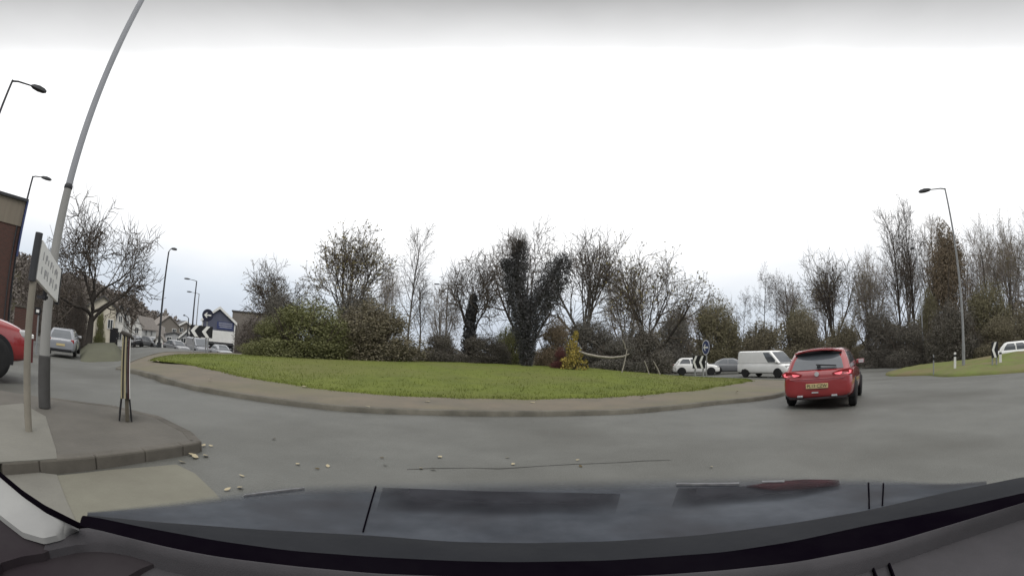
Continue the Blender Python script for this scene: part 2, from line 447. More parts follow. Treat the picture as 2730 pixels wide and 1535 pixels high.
# traffic island at lower left with its kerb, a pale patch in front, and painted windscreen glare
def slab(name, P, z0, z1, m_):
    mb = MB(); mb.prism([tuple(p[:2]) for p in P], z1 - z0, lambda u, v, w: (u, v, z0 + w))
    o = mb.build(name, m_); bevel(o, .025, 2); return tag(o, kind='structure')
TI = [onz(525, 1176, .11), onz(480, 1183, .11), onz(380, 1197, .11), onz(250, 1212, .11), onz(100, 1222, .11), onz(0, 1228, .11), (-6.5, .5), (-9.5, 1.2), onz(130, 1060, .11), onz(300, 1082, .11), onz(420, 1110, .11), onz(500, 1150, .11)]
ISL = mat('island_surface', (.112, .104, .090), (.088, .082, .071), rough=.85, scale=1.5, bump=.3, bscale=30)
slab('traffic_island', TI, -.04, .11, ISL)
kb = MB()
kpts = [np.array(p, float)[:2] for p in (TI[7], TI[6], TI[5], TI[4], TI[3], TI[2], TI[1], TI[0], TI[11], TI[10], TI[9], TI[8])]
ctr = np.mean(kpts, 0)
for a, b in zip(kpts[:-1], kpts[1:]):
    n_ = np.array(((b - a)[1], -(b - a)[0])); n_ /= np.linalg.norm(n_)
    if n_ @ (a - ctr) < 0: n_ = -n_
    Ln = np.linalg.norm(b - a); m2 = max(1, int(Ln / .9))
    for q in range(m2):
        p0 = a + (b - a) * (q / m2); p1 = a + (b - a) * ((q + .996) / m2)
        kb.prism([tuple(p0 + n_ * .06), tuple(p1 + n_ * .06), tuple(p1 - n_ * .09), tuple(p0 - n_ * .09)], .165, lambda u, v, w: (u, v, -.05 + w))
KERBD = mat('island_kerb_concrete', (.112, .102, .086), (.066, .060, .050), rough=.8, scale=1.5, bump=.2)
tag(bevel(kb.build('traffic_island_kerb', KERBD), .02, 2), kind='structure')
PP = [onz(p[0], p[1], 0.0) for p in ((150, 1268), (300, 1252), (470, 1238), (520, 1262), (570, 1310), (600, 1345), (420, 1385), (200, 1395), (60, 1330))]
mb = MB(); mb.prism([tuple(p[:2]) for p in PP], .016, lambda u, v, w: (u, v, -.012 + w))
PATCH = mat('pale_patch', (.165, .160, .125), (.135, .128, .10), rough=.8, scale=1.3, bump=.25, bscale=40)
tag(mb.build('pale_road_patch', PATCH), kind='structure')  # patch of paler ground colour
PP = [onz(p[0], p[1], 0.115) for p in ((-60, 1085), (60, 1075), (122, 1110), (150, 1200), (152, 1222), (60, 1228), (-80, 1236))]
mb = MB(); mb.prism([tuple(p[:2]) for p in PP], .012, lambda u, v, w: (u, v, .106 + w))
tag(mb.build('glare_on_island', GLARE), kind='structure')  # pale slab painting windscreen glare onto the island
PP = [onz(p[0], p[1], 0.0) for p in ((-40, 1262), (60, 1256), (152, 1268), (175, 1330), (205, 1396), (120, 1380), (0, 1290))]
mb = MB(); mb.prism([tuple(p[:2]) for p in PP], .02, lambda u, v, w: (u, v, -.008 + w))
tag(mb.build('glare_on_road', GLARE), kind='structure')  # pale slab painting windscreen glare onto the road

# crack across the near road: a sealed joint
mb = MB(); cr = [(1085, 1250), (1150, 1247), (1260, 1246), (1330, 1248), (1440, 1241), (1530, 1236), (1640, 1232), (1720, 1227), (1790, 1225)]
pp = [onz(x, y, .004) for x, y in cr]
pv = []
for k, p in enumerate(pp):
    w = (.008, .012, .006, .014, .007, .010, .007, .014, .006)[k]
    pv += [p + np.array((0, w, 0)), p - np.array((0, w, 0))]
mb.add(pv, [(2 * k, 2 * k + 1, 2 * k + 3, 2 * k + 2) for k in range(len(pp) - 1)])
tag(mb.build('road_crack', mat('crack_tar', (.035, .034, .03), (.05, .048, .042), rough=.7)), 'thin dark tar-filled crack across the near road', 'road crack')

# fallen leaves
LEAFP = mat('pale_leaf', (.42, .38, .27), (.30, .24, .14), rough=.7, scale=12)
LEAFB = mat('brown_leaf', (.10, .07, .03), (.06, .045, .02), rough=.8, scale=12)
def leaf_mesh(nm, m_):
    o = [(0, -.5), (.22, -.3), (.34, 0), (.22, .3), (0, .55), (-.24, .28), (-.32, -.05), (-.2, -.32)]
    mb = MB(); vs = [(x, y, .10 * x * x + .12 * abs(y)) for x, y in o] + [(0, 0, .02)]
    vs2 = [(x, y, z + .02) for x, y, z in vs]
    n = len(o)
    mb.add(vs, [(i, (i + 1) % n, n) for i in range(n)]); mb.add(vs2, [((i + 1) % n, i, n) for i in range(n)])
    return mb.build(nm, m_)
lsrc = [leaf_mesh('fallen_leaf', LEAFP), leaf_mesh('fallen_leaf', LEAFB)]
spots = [(505, 1202, 0, .09), (512, 1211, 0, .08), (520, 1217, 0, .10), (543, 1186, 0, .07), (531, 1192, 0, .06), (548, 1214, 0, .09), (485, 1230, 0, .07), (562, 1187, 0, .05), (640, 1298, 0, .07), (606, 1303, 0, .06), (794, 1236, 0, .06), (874, 1241, 0, .06), (846, 1248, 1, .05), (1173, 1217, 0, .07), (1122, 1247, 0, .06), (1155, 1250, 0, .06), (1368, 1236, 0, .06), (1353, 1218, 0, .05), (1896, 1243, 0, .05), (1027, 1238, 1, .05), (730, 1169, 1, .06), (1018, 1219, 1, .05), (645, 1267, 0, .05), (1540, 1225, 0, .05), (1548, 1242, 1, .05),
         (812, 1030, 2, .14), (880, 1030, 2, .12), (420, 962, 2, .14), (1712, 1057, 2, .14), (1630, 1057, 2, .12), (980, 1083, 2, .12), (1965, 1044, 2, .13), (760, 985, 2, .14), (1815, 1000, 2, .13), (1140, 1070, 1.5, .12), (1420, 1072, 1.5, .12), (560, 1010, 2, .12)]
random.seed(5)
for k, (x, y, kind, sz) in enumerate(spots):
    src = lsrc[1 if kind == 1 else 0]; o = src if k == 0 else (src.copy())
    if k: COL.objects.link(o)
    z = {0: .012, 1: .012, 2: .17, 1.5: .14}[kind]
    p = onz(x, y, z); o.location = p; sz *= 1.15; o.scale = (sz, sz, sz * random.uniform(.6, 1.2)); o.rotation_euler = (random.uniform(-.25, .25), random.uniform(-.25, .25), random.uniform(0, 6))
    if k < 8: lb, gr = 'pale dead leaf in the cluster off the traffic island tip', 'dead leaves by the island tip'
    elif kind == 1: lb, gr = 'small brown leaf lying flat on the near asphalt', 'brown leaves on the near road'
    elif kind == 0: lb, gr = 'pale dry leaf lying alone on the near asphalt', 'pale leaves on the near road'
    else: lb, gr = 'pale leaf lying on the roundabout lawn or its brown apron', 'leaves on the roundabout'
    tag(o, lb, 'leaf', gr)
    if k == 0: lsrc0 = o
COL.objects.unlink(lsrc[1]); bpy.data.objects.remove(lsrc[1])

# ------------------------------------------------------------------ trees
def basis(d):
    a = np.cross(d, (0, 0, 1.0))
    if np.linalg.norm(a) < .05: a = np.cross(d, (1.0, 0, 0))
    a /= np.linalg.norm(a); return a, np.cross(d, a)
def gen_tree(seed, lens, counts, angs, los, ups, wobs, r0, rk=.5, rmin=.0016, flare=True):
    """branching skeleton, height about 1: {level: (verts, quads)}, list of twig tips"""
    R = np.random.default_rng(seed); nl = len(lens); Vs = [[] for _ in range(nl)]; Fs = [[] for _ in range(nl)]; tips = []
    nv = [0] * nl; ups = list(ups) + [ups[-1]] * nl; wobs = list(wobs) + [wobs[-1]] * nl
    SEG = [7, 6, 4, 3, 2][:nl]; SID = [8, 6, 4, 3, 3]
    def grow(p, d, Ln, r_, lv):
        n = SEG[lv]; k = SID[lv]; P = [p]; D = [d]
        for i in range(n):
            d = d + R.normal(0, wobs[lv], 3) + np.array((0, 0, ups[lv])); d /= np.linalg.norm(d)
            p = p + d * Ln / n; P.append(p); D.append(d)
        rs = [max(rmin * .8, r_ * (1 - .62 * i / n)) for i in range(n + 1)]
        if lv == 0 and flare: rs[0] *= 1.5
        if lv == nl - 1: rs[-1] = rmin * .5
        a = None; q = np.arange(k) * 2 * math.pi / k
        for i in range(n + 1):
            a, b = basis(D[i])
            Vs[lv].append(P[i] + rs[i] * (np.outer(np.cos(q), a) + np.outer(np.sin(q), b)))
        o = nv[lv]
        for i in range(n):
            for j in range(k): Fs[lv].append((o + i * k + j, o + i * k + (j + 1) % k, o + (i + 1) * k + (j + 1) % k, o + (i + 1) * k + j))
        nv[lv] += (n + 1) * k
        if lv == nl - 1: tips.append(P[-1]); tips.append(P[-2]); return
        m_ = counts[lv]; ph = R.uniform(0, 6.28)
        for j in range(m_):
            t = los[lv] + (1 - los[lv]) * (j + R.uniform(.1, .95)) / m_
            f = min(t * n, n - 1e-6); i = int(f); u = f - i
            pt = P[i] * (1 - u) + P[i + 1] * u; dd = D[i + 1]
            a, b = basis(dd); ph += 2.4 + R.normal(0, .3)
            an = rad(R.uniform(*angs[lv]))
            cd_ = dd * math.cos(an) + (a * math.cos(ph) + b * math.sin(ph)) * math.sin(an)
            rr = max(rmin, (rs[i] * (1 - u) + rs[i + 1] * u) * rk * R.uniform(.8, 1.15))
            grow(pt, cd_, lens[lv + 1] * R.uniform(.7, 1.15) * (1.12 - .45 * t), rr, lv + 1)
    grow(np.zeros(3), np.array((0, 0, 1.0)), lens[0], r0, 0)
    return [np.vstack(v) for v in Vs], [np.array(f) for f in Fs], np.array(tips)
def norm_tree(Vs, tips):
    A = np.vstack(Vs); zmax = np.percentile(A[:, 2], 99.9)
    w = 2 * np.percentile(np.hypot(A[:, 0], A[:, 1]), 98)
    sc = np.array((1 / w, 1 / w, 1 / zmax))
    return [v * sc for v in Vs], tips * sc
def leaf_quads(P, s, R):
    n = len(P); a = R.normal(size=(n, 3)); a /= np.linalg.norm(a, axis=1)[:, None]
    b = np.cross(a, R.normal(size=(n, 3))); b /= np.linalg.norm(b, axis=1)[:, None]
    s = s * R.uniform(.6, 1.3, (n, 1))
    V = np.stack([P - a * s, P + b * s * .5, P + a * s, P - b * s * .5], 1).reshape(-1, 3)
    return V, np.arange(4 * n).reshape(-1, 4)
SPECS = {
 'spreading': dict(lens=[.30, .42, .28, .17, .10], counts=[8, 6, 6, 5], angs=[(25, 66), (30, 60), (30, 62), (25, 60)], los=[.45, .30, .25, .2], ups=[.0, .03, .03, .02], wobs=[.05, .17, .22, .26], r0=.030, rk=.58, rmin=.0019),
 'vase': dict(lens=[.24, .52, .30, .18, .10], counts=[9, 7, 5, 4], angs=[(8, 66), (24, 50), (25, 54), (25, 55)], los=[.35, .34, .25, .2], ups=[.0, .03, .03, .03], wobs=[.04, .07, .12, .17], r0=.032, rk=.55),
 'slim': dict(lens=[.92, .26, .15, .08], counts=[17, 7, 5], angs=[(25, 50), (30, 50), (30, 55)], los=[.3, .2, .2], ups=[.02, .06, .04, .03], wobs=[.05, .10, .15, .18], r0=.013, rk=.45, rmin=.0013),
 'poplar': dict(lens=[.95, .34, .17, .09], counts=[22, 8, 5], angs=[(24, 48), (22, 45), (25, 50)], los=[.22, .3, .2], ups=[.01, .08, .06, .03], wobs=[.025, .06, .10, .16], r0=.015, rk=.45, rmin=.0014),
 'flat': dict(lens=[.90, .30, .14, .07], counts=[13, 8, 6], angs=[(55, 95), (40, 75), (30, 60)], los=[.55, .3, .2], ups=[.01, .02, .02, .0], wobs=[.05, .10, .15, .18], r0=.012, rk=.45, rmin=.0013),
}
PROTO = {}
def proto(spec, seed, leaf=0, ls=.008):
    key = (spec, seed, leaf)
    if key not in PROTO:
        Vs, Fs, tips = gen_tree(seed, **SPECS[spec]); Vs, tips = norm_tree(Vs, tips)
        nt_ = 2 if len(Vs) == 5 else 1
        def join(ix):
            V, F, o = [], [], 0
            for q in ix: V.append(Vs[q]); F.append(Fs[q] + o); o += len(Vs[q])
            return np.vstack(V), np.vstack(F)
        tr = np_mesh('trunk', *join(range(nt_)), BARK, smooth=True)
        cr_ = np_mesh('crown', *join(range(nt_, len(Vs))), TWIG)
        ms = [tr.data, cr_.data, None]
        if leaf:
            R = np.random.default_rng(seed + 99); P = tips[R.integers(0, len(tips), leaf)] + R.normal(0, .006, (leaf, 3))
            lo = np_mesh('leaves', *leaf_quads(P, ls, R), LF_DARK); ms[2] = lo.data
            bpy.data.objects.remove(lo)
        bpy.data.objects.remove(tr); bpy.data.objects.remove(cr_)
        PROTO[key] = ms
    return PROTO[key]
def ground_at(x, y):
    if math.hypot(x - VC[0], y - VC[1]) < 14: return verge_z(x, y)
    return lawn_z(x, y)
def part(name, data, parent, m_=None):
    o = bpy.data.objects.new(name, data); COL.objects.link(o); o.parent = parent
    if m_ is not None:
        o.material_slots[0].link = 'OBJECT'; o.material_slots[0].material = m_
    return o
def tree(name, label, xl, xr, ytop, xb, D, spec, seed, group, leaf=0, leafmat=None, bark=None, twig=None, rz=None, sink=0.0):
    a = az(xb); x, y = D * math.sin(a), D * math.cos(a); z = ground_at(x, y) - .05 - sink
    zt = at((xl + xr) / 2, ytop, D)[2]
    w = {'vase': 2.6, 'spreading': 2.2}.get(spec, 2.12) * D * math.tan(abs(az(xr) - az(xl)) / 2)
    t = thing(name, label, 'tree', (x, y, z), rz if rz is not None else seed * 1.7 + xb, group)
    t.scale = (w, w, zt - z)
    ms = proto(spec, seed, leaf)
    part('trunk', ms[0], t, bark); part('crown', ms[1], t, twig)
    if ms[2] is not None: part('leaves', ms[2], t, leafmat)
    return t

def gen_bush(seed, n=9000, s=.020, nl=16, tall=False):
    n = int(n * 1.9); s *= .70
    R = np.random.default_rng(seed); cs = []
    for k in range(nl):
        a = R.uniform(0, 6.283); q = math.sqrt(R.uniform(0, 1)) * .34; zc = R.uniform(.15, .74)
        if tall: q *= (1.05 - zc)
        else:
            zc = R.uniform(.10, .70); q *= 1.12 * math.sqrt(max(0, 1 - (zc / .86) ** 1.6))
        cs.append((q * math.cos(a), q * math.sin(a), zc, R.uniform(.13, .22)))
    cs.append((0, 0, .78 if not tall else .86, .2 if not tall else .12))
    P = []
    per = n // len(cs)
    for (x, y, z, q) in cs:
        d = R.normal(size=(per, 3)); d /= np.linalg.norm(d, axis=1)[:, None]
        d *= (q * R.uniform(.35, 1.08, (per, 1)) ** .6)
        d *= (1 + .25 * np.sin(d @ R.normal(0, 22, 3)))[:, None]
        P.append(d * (1, 1, 1.1) + (x, y, z))
    m_ = n // 4; a = R.uniform(0, 6.283, m_); q = np.sqrt(R.uniform(0, 1, m_)) * .44
    P.append(np.c_[q * np.cos(a), q * np.sin(a), R.uniform(0, .28, m_)])
    P = np.vstack(P); P = P[P[:, 2] > .0]; 
    V, F = leaf_quads(P, s, R)
    fo = np_mesh('foliage', V, F, LF_OLIVE)
    mb = MB()
    for k in range(46):
        a = R.uniform(0, 6.283); q = R.uniform(0, .12); e = R.uniform(.2, .5); h = R.uniform(.6, 1.02) * (1 - .5 * e)
        mb.tube([(q * math.cos(a), q * math.sin(a), 0), ((q + e * .5) * math.cos(a), (q + e * .5) * math.sin(a), h * .55), ((q + e * .8) * math.cos(a + .2), (q + e * .8) * math.sin(a + .2), h)], [.008, .005, .002], 4, False)
    st = mb.build('stems', TWIG, fix=False)
    r_ = (fo.data, st.data); bpy.data.objects.remove(fo); bpy.data.objects.remove(st)
    return r_
BUSH = [gen_bush(k, 17000, .017, 20) for k in (11, 12, 13)] + [gen_bush(14, 16000, .013, 20, True), gen_bush(15, 900, .05, 9, True)]
def bush(name, label, xl, xr, ytop, D, leafmat, v, group, depth=.8, cat='bush', stems=None, zs=1.0):
    a = (az(xl) + az(xr)) / 2; x, y = D * math.sin(a), D * math.cos(a); z = ground_at(x, y) - .06
    zt = at((xl + xr) / 2, ytop, D)[2]; w = 2 * D * math.tan(abs(az(xr) - az(xl)) / 2) * 1.08
    t = thing(name, label, cat, (x, y, z), -a + (v * 1.3 if depth > .95 else 0), group)
    t.scale = (w, w * depth, (zt - z) * 1.02)
    part('foliage', BUSH[v][0], t, leafmat); part('stems', BUSH[v][1], t, stems)
    return t

GI = 'bare trees on the roundabout'; GR_ = 'bare trees along the right-hand woodland edge'
tree('bare_tree', 'big spreading bare tree beside the cream gabled cottage on the left', 100, 402, 518, 236, 36, 'spreading', 21, None, rz=1.3)
tree('bare_tree', 'low dark bare tree leaning left, leftmost on the roundabout', 612, 812, 688, 725, 34, 'spreading', 22, GI, leaf=900, leafmat=LF_AUT)
tree('bare_tree', 'tall fan-shaped tree holding dark leaves above the big olive bush', 795, 1070, 588, 925, 36, 'vase', 23, GI, leaf=2600, leafmat=LF_AUT)
tree('bare_tree', 'slim pale tree rising alone right of the fan-shaped tree', 1040, 1150, 585, 1085, 33, 'slim', 24, GI, bark=BARKG)
tree('bare_tree', 'small thin sapling leaning right beside the slim pale tree', 1085, 1180, 725, 1118, 35, 'slim', 25, GI, bark=BARKG)
t4 = tree('bare_tree', 'bare tree with ivy-wrapped lower trunk left of the black forked tree', 1150, 1350, 662, 1252, 30, 'spreading', 26, GI, bark=BARK)
tree('bare_tree', 'tall bare tree directly behind the black forked ivy tree', 1275, 1480, 572, 1392, 41, 'vase', 27, GI)
tree('bare_tree', 'wide open bare tree right of the black forked ivy tree', 1465, 1725, 592, 1560, 37, 'vase', 28, GI, bark=BARKG)
tree('bare_tree', 'many-stemmed bare tree with dark leaf specks, rightmost on the roundabout', 1610, 1890, 648, 1728, 35, 'vase', 29, GI, leaf=1900, leafmat=LF_AUT)
tree('bare_tree', 'thin grey tree glimpsed between fan-shaped tree and slim pale tree', 985, 1075, 690, 1030, 44, 'vase', 23, GI, bark=BARKG, twig=TWIGB)
tree('bare_tree', 'pale rusty-leaved tree behind the wide open bare tree', 1600, 1740, 700, 1668, 43, 'vase', 29, GI, leaf=800, leafmat=LF_RUST, twig=TWIGB)
tree('bare_tree', 'hazy grey tree filling the gap left of the ivy-trunked tree', 1130, 1235, 740, 1180, 46, 'vase', 27, GI, bark=BARKG, twig=TWIGB)
# right woodland
tree('bare_tree', 'flat-topped thin tree leftmost of the flat-topped group on the right', 1988, 2062, 706, 2036, 62, 'flat', 31, GR_, leaf=500)
tree('bare_tree', 'flat-topped thin tree in the middle of the flat-topped group', 2045, 2112, 716, 2070, 64, 'flat', 32, GR_, leaf=500)
tree('bare_tree', 'leaning flat-topped tree right of its two flat-topped neighbours', 2088, 2165, 720, 2104, 63, 'flat', 33, GR_, leaf=500)
tree('bare_tree', 'short flat-topped tree standing lowest, behind the grey car', 1950, 2005, 765, 1980, 66, 'flat', 31, GR_, leaf=500)
tree('bare_tree', 'round-crowned bare tree above the red hatchback', 2120, 2290, 660, 2222, 60, 'vase', 28, GR_, leaf=900, leafmat=LF_AUT)
tree('bare_tree', 'smaller twiggy tree between round-crowned tree and the tall poplars', 2255, 2365, 690, 2318, 58, 'vase', 23, GR_, twig=TWIGB, leaf=1500, leafmat=LF_AUT)
tree('bare_tree', 'tall upright bare tree leaning left, left of the lamp post', 2318, 2425, 540, 2400, 55, 'poplar', 34, GR_)
tree('bare_tree', 'tallest upright bare tree just left of the right lamp head', 2385, 2490, 500, 2440, 56, 'poplar', 35, GR_)
tree('bare_tree', 'slender upright tree crossing behind the right lamp post', 2455, 2560, 560, 2505, 58, 'poplar', 34, GR_, twig=TWIGB)
tree('bare_tree', 'upright bare tree just right of the russet conical tree', 2575, 2675, 568, 2632, 55, 'poplar', 35, GR_, twig=TWIGB)
tree('bare_tree', 'pale twiggy tree above the white car at the right edge', 2640, 2745, 560, 2690, 57, 'vase', 27, GR_, twig=TWIGB, leaf=2400, leafmat=LF_AUT)
tree('bare_tree', 'rightmost bare tree cut off by the right edge of the view', 2700, 2830, 545, 2770, 55, 'vase', 28, GR_, twig=TWIGB, leaf=900, leafmat=LF_AUT)
for k, (xl, xr, yt, D) in enumerate([(1750, 1880, 800, 75), (1850, 1965, 775, 78), (2060, 2170, 735, 84), (2150, 2260, 720, 82), (2280, 2390, 640, 80), (2370, 2480, 620, 78), (2470, 2600, 600, 80), (2560, 2680, 600, 82), (2650, 2760, 590, 82)]):
    lb = ['grey background tree above the white hatchback', 'grey background tree above the dark grey car', 'faint background tree behind the flat-topped group', 'faint background tree behind the round-crowned tree', 'faint background tree behind the left-leaning upright tree',
          'faint background tree behind the tallest upright tree', 'faint background tree left of the russet conical tree', 'faint background tree behind the upright tree beside the russet one', 'faint background tree behind the pale twiggy tree'][k]
    tree('bare_tree', lb, xl, xr, yt, (xl + xr) / 2, D, 'vase', (23, 27, 28)[k % 3], 'fainter trees deeper in the right-hand woodland', bark=BARKG, twig=TWIGB)

# bushes on the roundabout
GB = 'bushes on the roundabout'
bush('bush', 'brown twiggy bush in front of the flat-roofed brick building', 618, 730, 840, 42, LF_HILL, 2, GB)
bush('bush', 'low olive bush at the left end of the roundabout planting', 640, 800, 842, 27, LF_OLIVE, 0, GB)
bush('bush', 'big rounded olive-green bush below the fan-shaped tree', 690, 960, 795, 25.5, LF_OLIVE, 1, GB)
bush('bush', 'big brown bush right of the olive-green one', 860, 1128, 800, 26, LF_BROWN, 2, GB)
bush('bush', 'greyish bush poking up behind the olive and brown bushes', 850, 1050, 758, 31, LF_GREY, 0, GB)
bush('bush', 'narrow olive ivy-like bush rising behind the low olive bush', 680, 800, 760, 31, LF_GREY, 1, GB)
bush('bush', 'small dark bush between brown bush and ivy-trunked tree', 1110, 1238, 878, 28, LF_DARK, 0, GB)
bush('bush', 'dark bush at the foot of the ivy-trunked tree', 1215, 1370, 888, 28.5, LF_DARK, 1, GB)
bush('bush', 'yellowish olive bush just left of the black forked tree', 1305, 1410, 866, 31, LF_OLIVE, 2, GB)
bush('bush', 'russet-olive bush just right of the black forked tree', 1420, 1545, 846, 28.5, LF_RUST, 0, GB)
bush('bush', 'dark grey-green bush behind the yellow-leaved shrub', 1490, 1660, 840, 30, LF_GREY, 1, GB)
bush('bush', 'dark bush under the rightmost roundabout tree', 1615, 1790, 862, 29, LF_DARK, 2, GB)
bush('bush', 'rounded grey bush behind the bent pale branch', 1580, 1730, 895, 27.5, LF_GREY, 0, GB)
bush('shrub', 'small yellow-green leaved shrub on the lawn edge by the bent branch', 1497, 1572, 884, 23.5, LF_YEL, 4, None, cat='shrub')
bush('shrub', 'small dark red shrub left of the yellow-green one', 1468, 1522, 925, 24.5, LF_RED, 0, None, cat='shrub')
# hedge and thicket on the right, beyond the far road
GH = 'bushes along the right-hand woodland edge'
hl = [(1730, 1870, 815, 50, LF_GREY, 0, 'grey twiggy bush behind the white hatchback'), (1830, 1990, 790, 52, LF_OLB, 1, 'tall brown bush behind the blue arrow sign'),
      (1960, 2100, 850, 50, LF_BROWN, 2, 'brown bush directly behind the white van'), (2060, 2220, 828, 51, LF_BROWN, 0, 'brown olive-tipped bush above the van windscreen'),
      (2080, 2190, 805, 56, LF_OLB, 1, 'olive bush showing above the bush over the van windscreen'), (2190, 2310, 850, 50, LF_BROWN, 2, 'brown bush behind the red hatchback roof'),
      (2285, 2410, 812, 46, LF_DARK, 1, 'dark hedge bush right of the red hatchback'), (2360, 2490, 845, 44, LF_DARK, 0, 'dark bush behind the thinner lamp post'),
      (2430, 2530, 770, 48, LF_OLB, 3, 'olive bush between the two right lamp posts'), (2445, 2640, 590, 50, LF_RUST, 3, 'tall conical russet tree-like bush behind the right lamp post'),
      (2460, 2620, 800, 43, LF_DARK, 2, 'dark low bush at the foot of the conical russet one'), (2560, 2720, 745, 46, LF_OLB, 1, 'olive-brown bush right of the conical russet one'),
      (2590, 2740, 840, 42, LF_BROWN, 0, 'brown low bush behind the chevron board on the verge'), (2680, 2830, 800, 44, LF_BROWN, 2, 'brown bush at the right edge behind the white car')]
for xl, xr, yt, D, lm, v, lb in hl: bush('bush', lb, xl, xr, yt, D, lm, v, GH, depth=.7)
# dark thicket on the left behind the silver car and beside the cottage
bush('bush', 'dark brown thicket behind the silver car', 118, 238, 725, 44, LF_HILL, 1, 'thickets on the left')
bush('bush', 'dark thicket at the foot of the big spreading tree', 170, 236, 780, 38, LF_HILL, 3, 'thickets on the left')
bush('bush', 'brown thicket beside the red brick building', 30, 125, 665, 60, LF_HILL, 0, 'thickets on the left')
bush('bush', 'round dark bush growing against the cream gabled cottage', 246, 280, 818, 46.5, LF_OLIVE, 0, 'thickets on the left')

# ivy
def ivy_cloud(path, rs, n, s, seed, m_, parent, name='ivy'):
    R = np.random.default_rng(seed); P = [np.array(p) for p in path]; L_ = [np.linalg.norm(P[i + 1] - P[i]) for i in range(len(P) - 1)]
    pr = np.array(L_) * np.array([(rs[i] + rs[i + 1]) for i in range(len(L_))]); pr /= pr.sum()
    seg = R.choice(len(L_), n, p=pr); u = R.uniform(0, 1, n)
    A = np.array([P[i] for i in seg]); B = np.array([P[i + 1] for i in seg]); C0 = A + (B - A) * u[:, None]
    q = np.array([rs[i] for i in seg]) * (1 - u) + np.array([rs[i + 1] for i in seg]) * u
    d = R.normal(size=(n, 3)); d /= np.linalg.norm(d, axis=1)[:, None]
    lump = 1 + .22 * np.sin(C0[:, 2] * 3.1 + seed) * np.sin(d[:, 0] * 4 + C0[:, 2] * 2)
    V, F = leaf_quads(C0 + d * (q * lump * R.uniform(.3, 1, n) ** .5)[:, None], s, R)
    return np_mesh(name, V, F, m_, parent)
D_ = 26.0
yb = at(1405, 968, D_); yb[2] = lawn_z(yb[0], yb[1]) - .05
yt = thing('ivy_tree', 'black ivy-covered tree forking into a Y on the roundabout lawn', 'tree', yb)
def rel(x, y, D=D_): return at(x, y, D) - yb
mb = MB()
pth = [(0, 0, 0), rel(1404, 900), rel(1403, 850)]
mb.tube(pth, [.30, .24, .22], 10)
mb.tube([rel(1403, 850), rel(1375, 760), rel(1385, 640)], [.2, .15, .08], 8)
mb.tube([rel(1405, 850), rel(1450, 780), rel(1500, 690)], [.2, .15, .08], 8)
mb.build('trunk', BARK, yt, True)
k_ = D_ / FPX
iv = [ivy_cloud([(0, 0, .1), rel(1405, 930), rel(1404, 880), rel(1402, 850)], [20 * k_, 24 * k_, 36 * k_, 46 * k_], 9000, .055, 1, LF_IVY, yt),
      ivy_cloud([rel(1398, 850), rel(1377, 790), rel(1372, 735), rel(1380, 700), rel(1388, 652)], [44 * k_, 40 * k_, 38 * k_, 34 * k_, 17 * k_], 11000, .055, 2, LF_IVY, yt),
      ivy_cloud([rel(1372, 720), rel(1342, 700)], [24 * k_, 14 * k_], 1400, .055, 4, LF_IVY, yt),
      ivy_cloud([rel(1412, 850), rel(1446, 800), rel(1478, 745), rel(1502, 692)], [44 * k_, 44 * k_, 44 * k_, 26 * k_], 11000, .055, 3, LF_IVY, yt)]
Vs, Fs, tips = gen_tree(77, **SPECS['vase'])
mb = None
Vv = np.vstack(Vs[1:]); Ff = []; o = 0
for q in range(1, len(Vs)): Ff.append(Fs[q] + o); o += len(Vs[q])
top = rel(1380, 690)
np_mesh('crown', Vv * np.array((2.6, 2.6, 3.0)) + top - np.array((0, 0, .6)), np.vstack(Ff), TWIG, yt)
# ivy on the trunk of the tree to its left (in its own scaled space)
inv = np.array(t4.scale); rot = Matrix.Rotation(-t4.rotation_euler.z, 3, 'Z')
def loc4(x, y):
    p = rot @ Vector(at(x, y, 30.0) - np.array(t4.location)); return np.array(p) / inv
o4 = ivy_cloud([loc4(1250, 955), loc4(1252, 890), loc4(1256, 840), loc4(1264, 790)], [.1, .085, .07, .045], 3800, .016, 8, LF_IVY, t4)

# bent pale branch and broken sticks at the edge of the planting
mb = MB(); PALEW = mat('dead_wood', (.34, .31, .26), (.24, .22, .19), rough=.85, scale=6)
pb = [at(x, y, 23.2) for x, y in ((1543, 936), (1565, 944), (1595, 950), (1630, 953), (1660, 950), (1678, 943))]
tag(mb.tube(pb, [.05, .06, .06, .055, .05, .03], 7).build('fallen_branch', PALEW, smooth=True), 'long pale bent branch sagging right of the yellow-green shrub', 'branch')
for k, (a, b, lb) in enumerate([((1656, 1000), (1672, 930), 'pale stick standing upright under the right end of the bent branch'), ((1718, 962), (1730, 990), 'short pale stick leaning left, right of the upright stick'), ((1742, 962), (1760, 985), 'short pale stick furthest right, below the rightmost roundabout tree'), ((1660, 905), (1668, 930), 'thin pale twig sticking up above the bent branch')]):
    p0, p1 = at(*a, 23.0), at(*b, 23.2); mb = MB(); lo, hi = (p0, p1) if p0[2] < p1[2] else (p1, p0)
    if k < 3: lo[2] = min(lo[2], lawn_z(lo[0], lo[1]) + .02)
    tag(mb.tube([lo, (lo + hi) / 2 + np.array((.02, 0, 0)), hi], [.035, .03, .02], 6).build('stick', PALEW, smooth=True), lb, 'stick', 'pale broken sticks on the roundabout')

